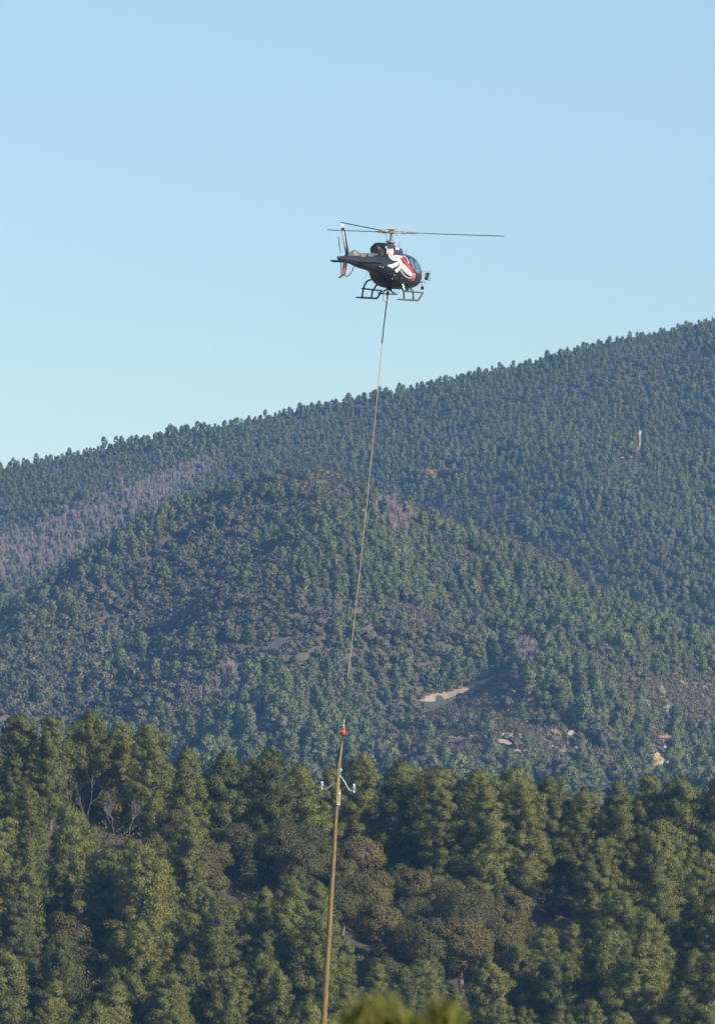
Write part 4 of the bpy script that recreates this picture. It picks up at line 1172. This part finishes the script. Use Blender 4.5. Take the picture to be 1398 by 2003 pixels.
# remote hook
root = tagroot('remote_hook', W(671, 1433), 'red load hook between the black rope end and the yellow straps', 'hook')
b = MB(); b.lathe(W(671.2, 1439), (0.06, 0, 1), [(0, .06), (.03, .14), (.10, .15), (.15, .12), (.22, .08), (.34, .07), (.36, .04)], 14)
for s in (-1, 1): b.box(W(671.2 + s * 5, 1435.5), (.10, .22, .14), bev=.03)
sp(b, 'hook_body', M_RHOOK, root)
b = MB(); b.tube([W(672.2, 1414), W(671.6, 1425)], .028, 6); b.ball(W(671.9, 1420), .05); sp(b, 'swivel', M_STEEL, root)
b = MB(); b.tube([W(671, 1438), W(670.4, 1443), W(670.6, 1446)], .045, 7); sp(b, 'hook_jaw', M_BLACK, root)
b = MB(); b.box(W(670, 1431.5, -.2), (.12, .06, .06), bev=.01); sp(b, 'yellow_plate', M_YEL, root)
# the two straps down to the choke point on the pole
root = tagroot('lifting_strap', W(670, 1448), 'pair of yellow lifting straps from red hook to the pole', 'strap')
pole_u = lambda v: 663.2 + (v - 1500) * (638.6 - 663.2) / (1905 - 1500)
for s in (-1, 1):
    b = MB(); b.tube([W(670.3, 1442), W(668.6 + .35 * s, 1458), W(666.0 + .7 * s, 1480, -.05), W(pole_u(1500) + 1.7 * s, 1500, -.10), W(pole_u(1540) + 1.2 * s, 1540, -.16), W(pole_u(1572) + .8 * s, 1572, -.18)], [.02, .024, .024, .024, .026, .026], 7)
    sp(b, 'strap_leg', M_YEL, root)
b = MB(); b.tube([W(669.6, 1446), W(669.2, 1450)], .06, 8); sp(b, 'strap_keeper', M_RBLACK, root)
b = MB(); p = W(pole_u(1571), 1571); 
b.tube([p + Vector((math.cos(a) * .135, math.sin(a) * .135, 0)) for a in [2 * math.pi * q / 16 for q in range(17)]], .035, 6, cap=False); sp(b, 'choker_loop', M_YEL, root)
# pole
top, bot = W(pole_u(1498), 1498), W(pole_u(2062), 2062)
root = tagroot('utility_pole', bot, 'long golden wooden utility pole hanging upright from the sling rope', 'pole')
M_WOOD = mat('treated_wood', (.10, .066, .024), .85, noise_scale=4, col2=(.235, .165, .055), detail=6)
def wood_stretch(m):
    n = m.node_tree.nodes; l = m.node_tree.links
    mp = n.new('ShaderNodeMapping'); mp.inputs['Scale'].default_value = (9, 9, .7)
    tc = [q for q in n if q.type == 'TEX_COORD'][0]; t = [q for q in n if q.type == 'TEX_NOISE'][0]
    l.new(tc.outputs['Object'], mp.inputs['Vector']); l.new(mp.outputs[0], t.inputs['Vector'])
wood_stretch(M_WOOD)
b = MB(); N = 14; ax = (bot - top)
b.tube([top + ax * (i / N) + Vector((.008 * math.sin(i * 1.7), 0, 0)) for i in range(N + 1)], [.076 + (.150 - .076) * i / N for i in range(N + 1)], 20); sp(b, 'pole_shaft', M_WOOD, root)
M_GALV = mat('galvanised_steel', (.17, .19, .21), .5, .4, noise_scale=10, col2=(.25, .28, .31))
b = MB()
b.tube([W(661.5, 1516), W(650, 1534), W(641, 1542), W(636, 1544.6), W(628.6, 1545.2)], .044, 8); sp(b, 'cross_arm', M_GALV, root)
b = MB()
b.tube([W(664.5, 1517), W(674, 1531), W(681, 1544), W(684.5, 1547), W(691.8, 1549.2)], .044, 8); sp(b, 'cross_arm', M_GALV, root)
M_INS = mat('insulator_glass', (.32, .42, .48), .2, 0, .6, .3); M_PORC = mat('porcelain_white', (.55, .55, .54), .3)
def insulator(u, v, s=.82):
    b = MB(); c = W(u, v)
    b.lathe(c, (0, 0, 1), [(0, .022), (.12, .028), (.13, .10), (.17, .115), (.20, .06), (.22, .10), (.255, .11), (.28, .05), (.30, .06), (.34, .075), (.38, .065), (.40, .03)], 14)
    b.v = [tuple(c + (Vector(q) - c) * s) for q in b.v]
    o = sp(b, 'insulator', M_INS, root)
    b = MB(); b.lathe(c + Vector((0, 0, .29 * s)), (0, 0, 1), [(0, .065 * s), (.06 * s, .085 * s), (.11 * s, .06 * s), (.13 * s, .02)], 12); sp(b, 'insulator_cap', M_PORC, None or root).parent = root
    b = MB(); b.tube([c + Vector((0, 0, -.08)), c + Vector((0, 0, .125 * s))], .030, 7); sp(b, 'insulator_pin', M_PORC, root)
insulator(629.4, 1543); insulator(692.0, 1548)
for u, v in ((661.0, 1508.5), (666.4, 1508.0)):
    b = MB(); c = W(u, v, -.05); b.lathe(c, (0, 0, 1), [(-.06, .03), (0, .06), (.04, .075), (.08, .05), (.12, .03)], 12); sp(b, 'pin_insulator', M_INS, root)
b = MB(); b.tube([W(649.5, 1536), W(655.4, 1546), W(658, 1550)], .022, 6); sp(b, 'arm_brace', M_GALV, root)
b = MB(); b.tube([W(673.8, 1535.5), W(668, 1543), W(663, 1549)], .024, 6); sp(b, 'arm_brace', M_BLACK, root)
b = MB(); c = (W(664.6, 1546) + W(663.4, 1577)) / 2; b.box(c, (.07, .14, .78), Euler((0, R(3.5), 0)).to_matrix(), bev=.015); sp(b, 'cable_duct', M_STEEL, root)
for v in (1552.5, 1574):
    b = MB(); p = W(pole_u(v) + 2, v, -.09); b.box(p, (.14, .10, .09), bev=.02); sp(b, 'clamp', M_PORC, root)
bpy.context.view_layer.update()
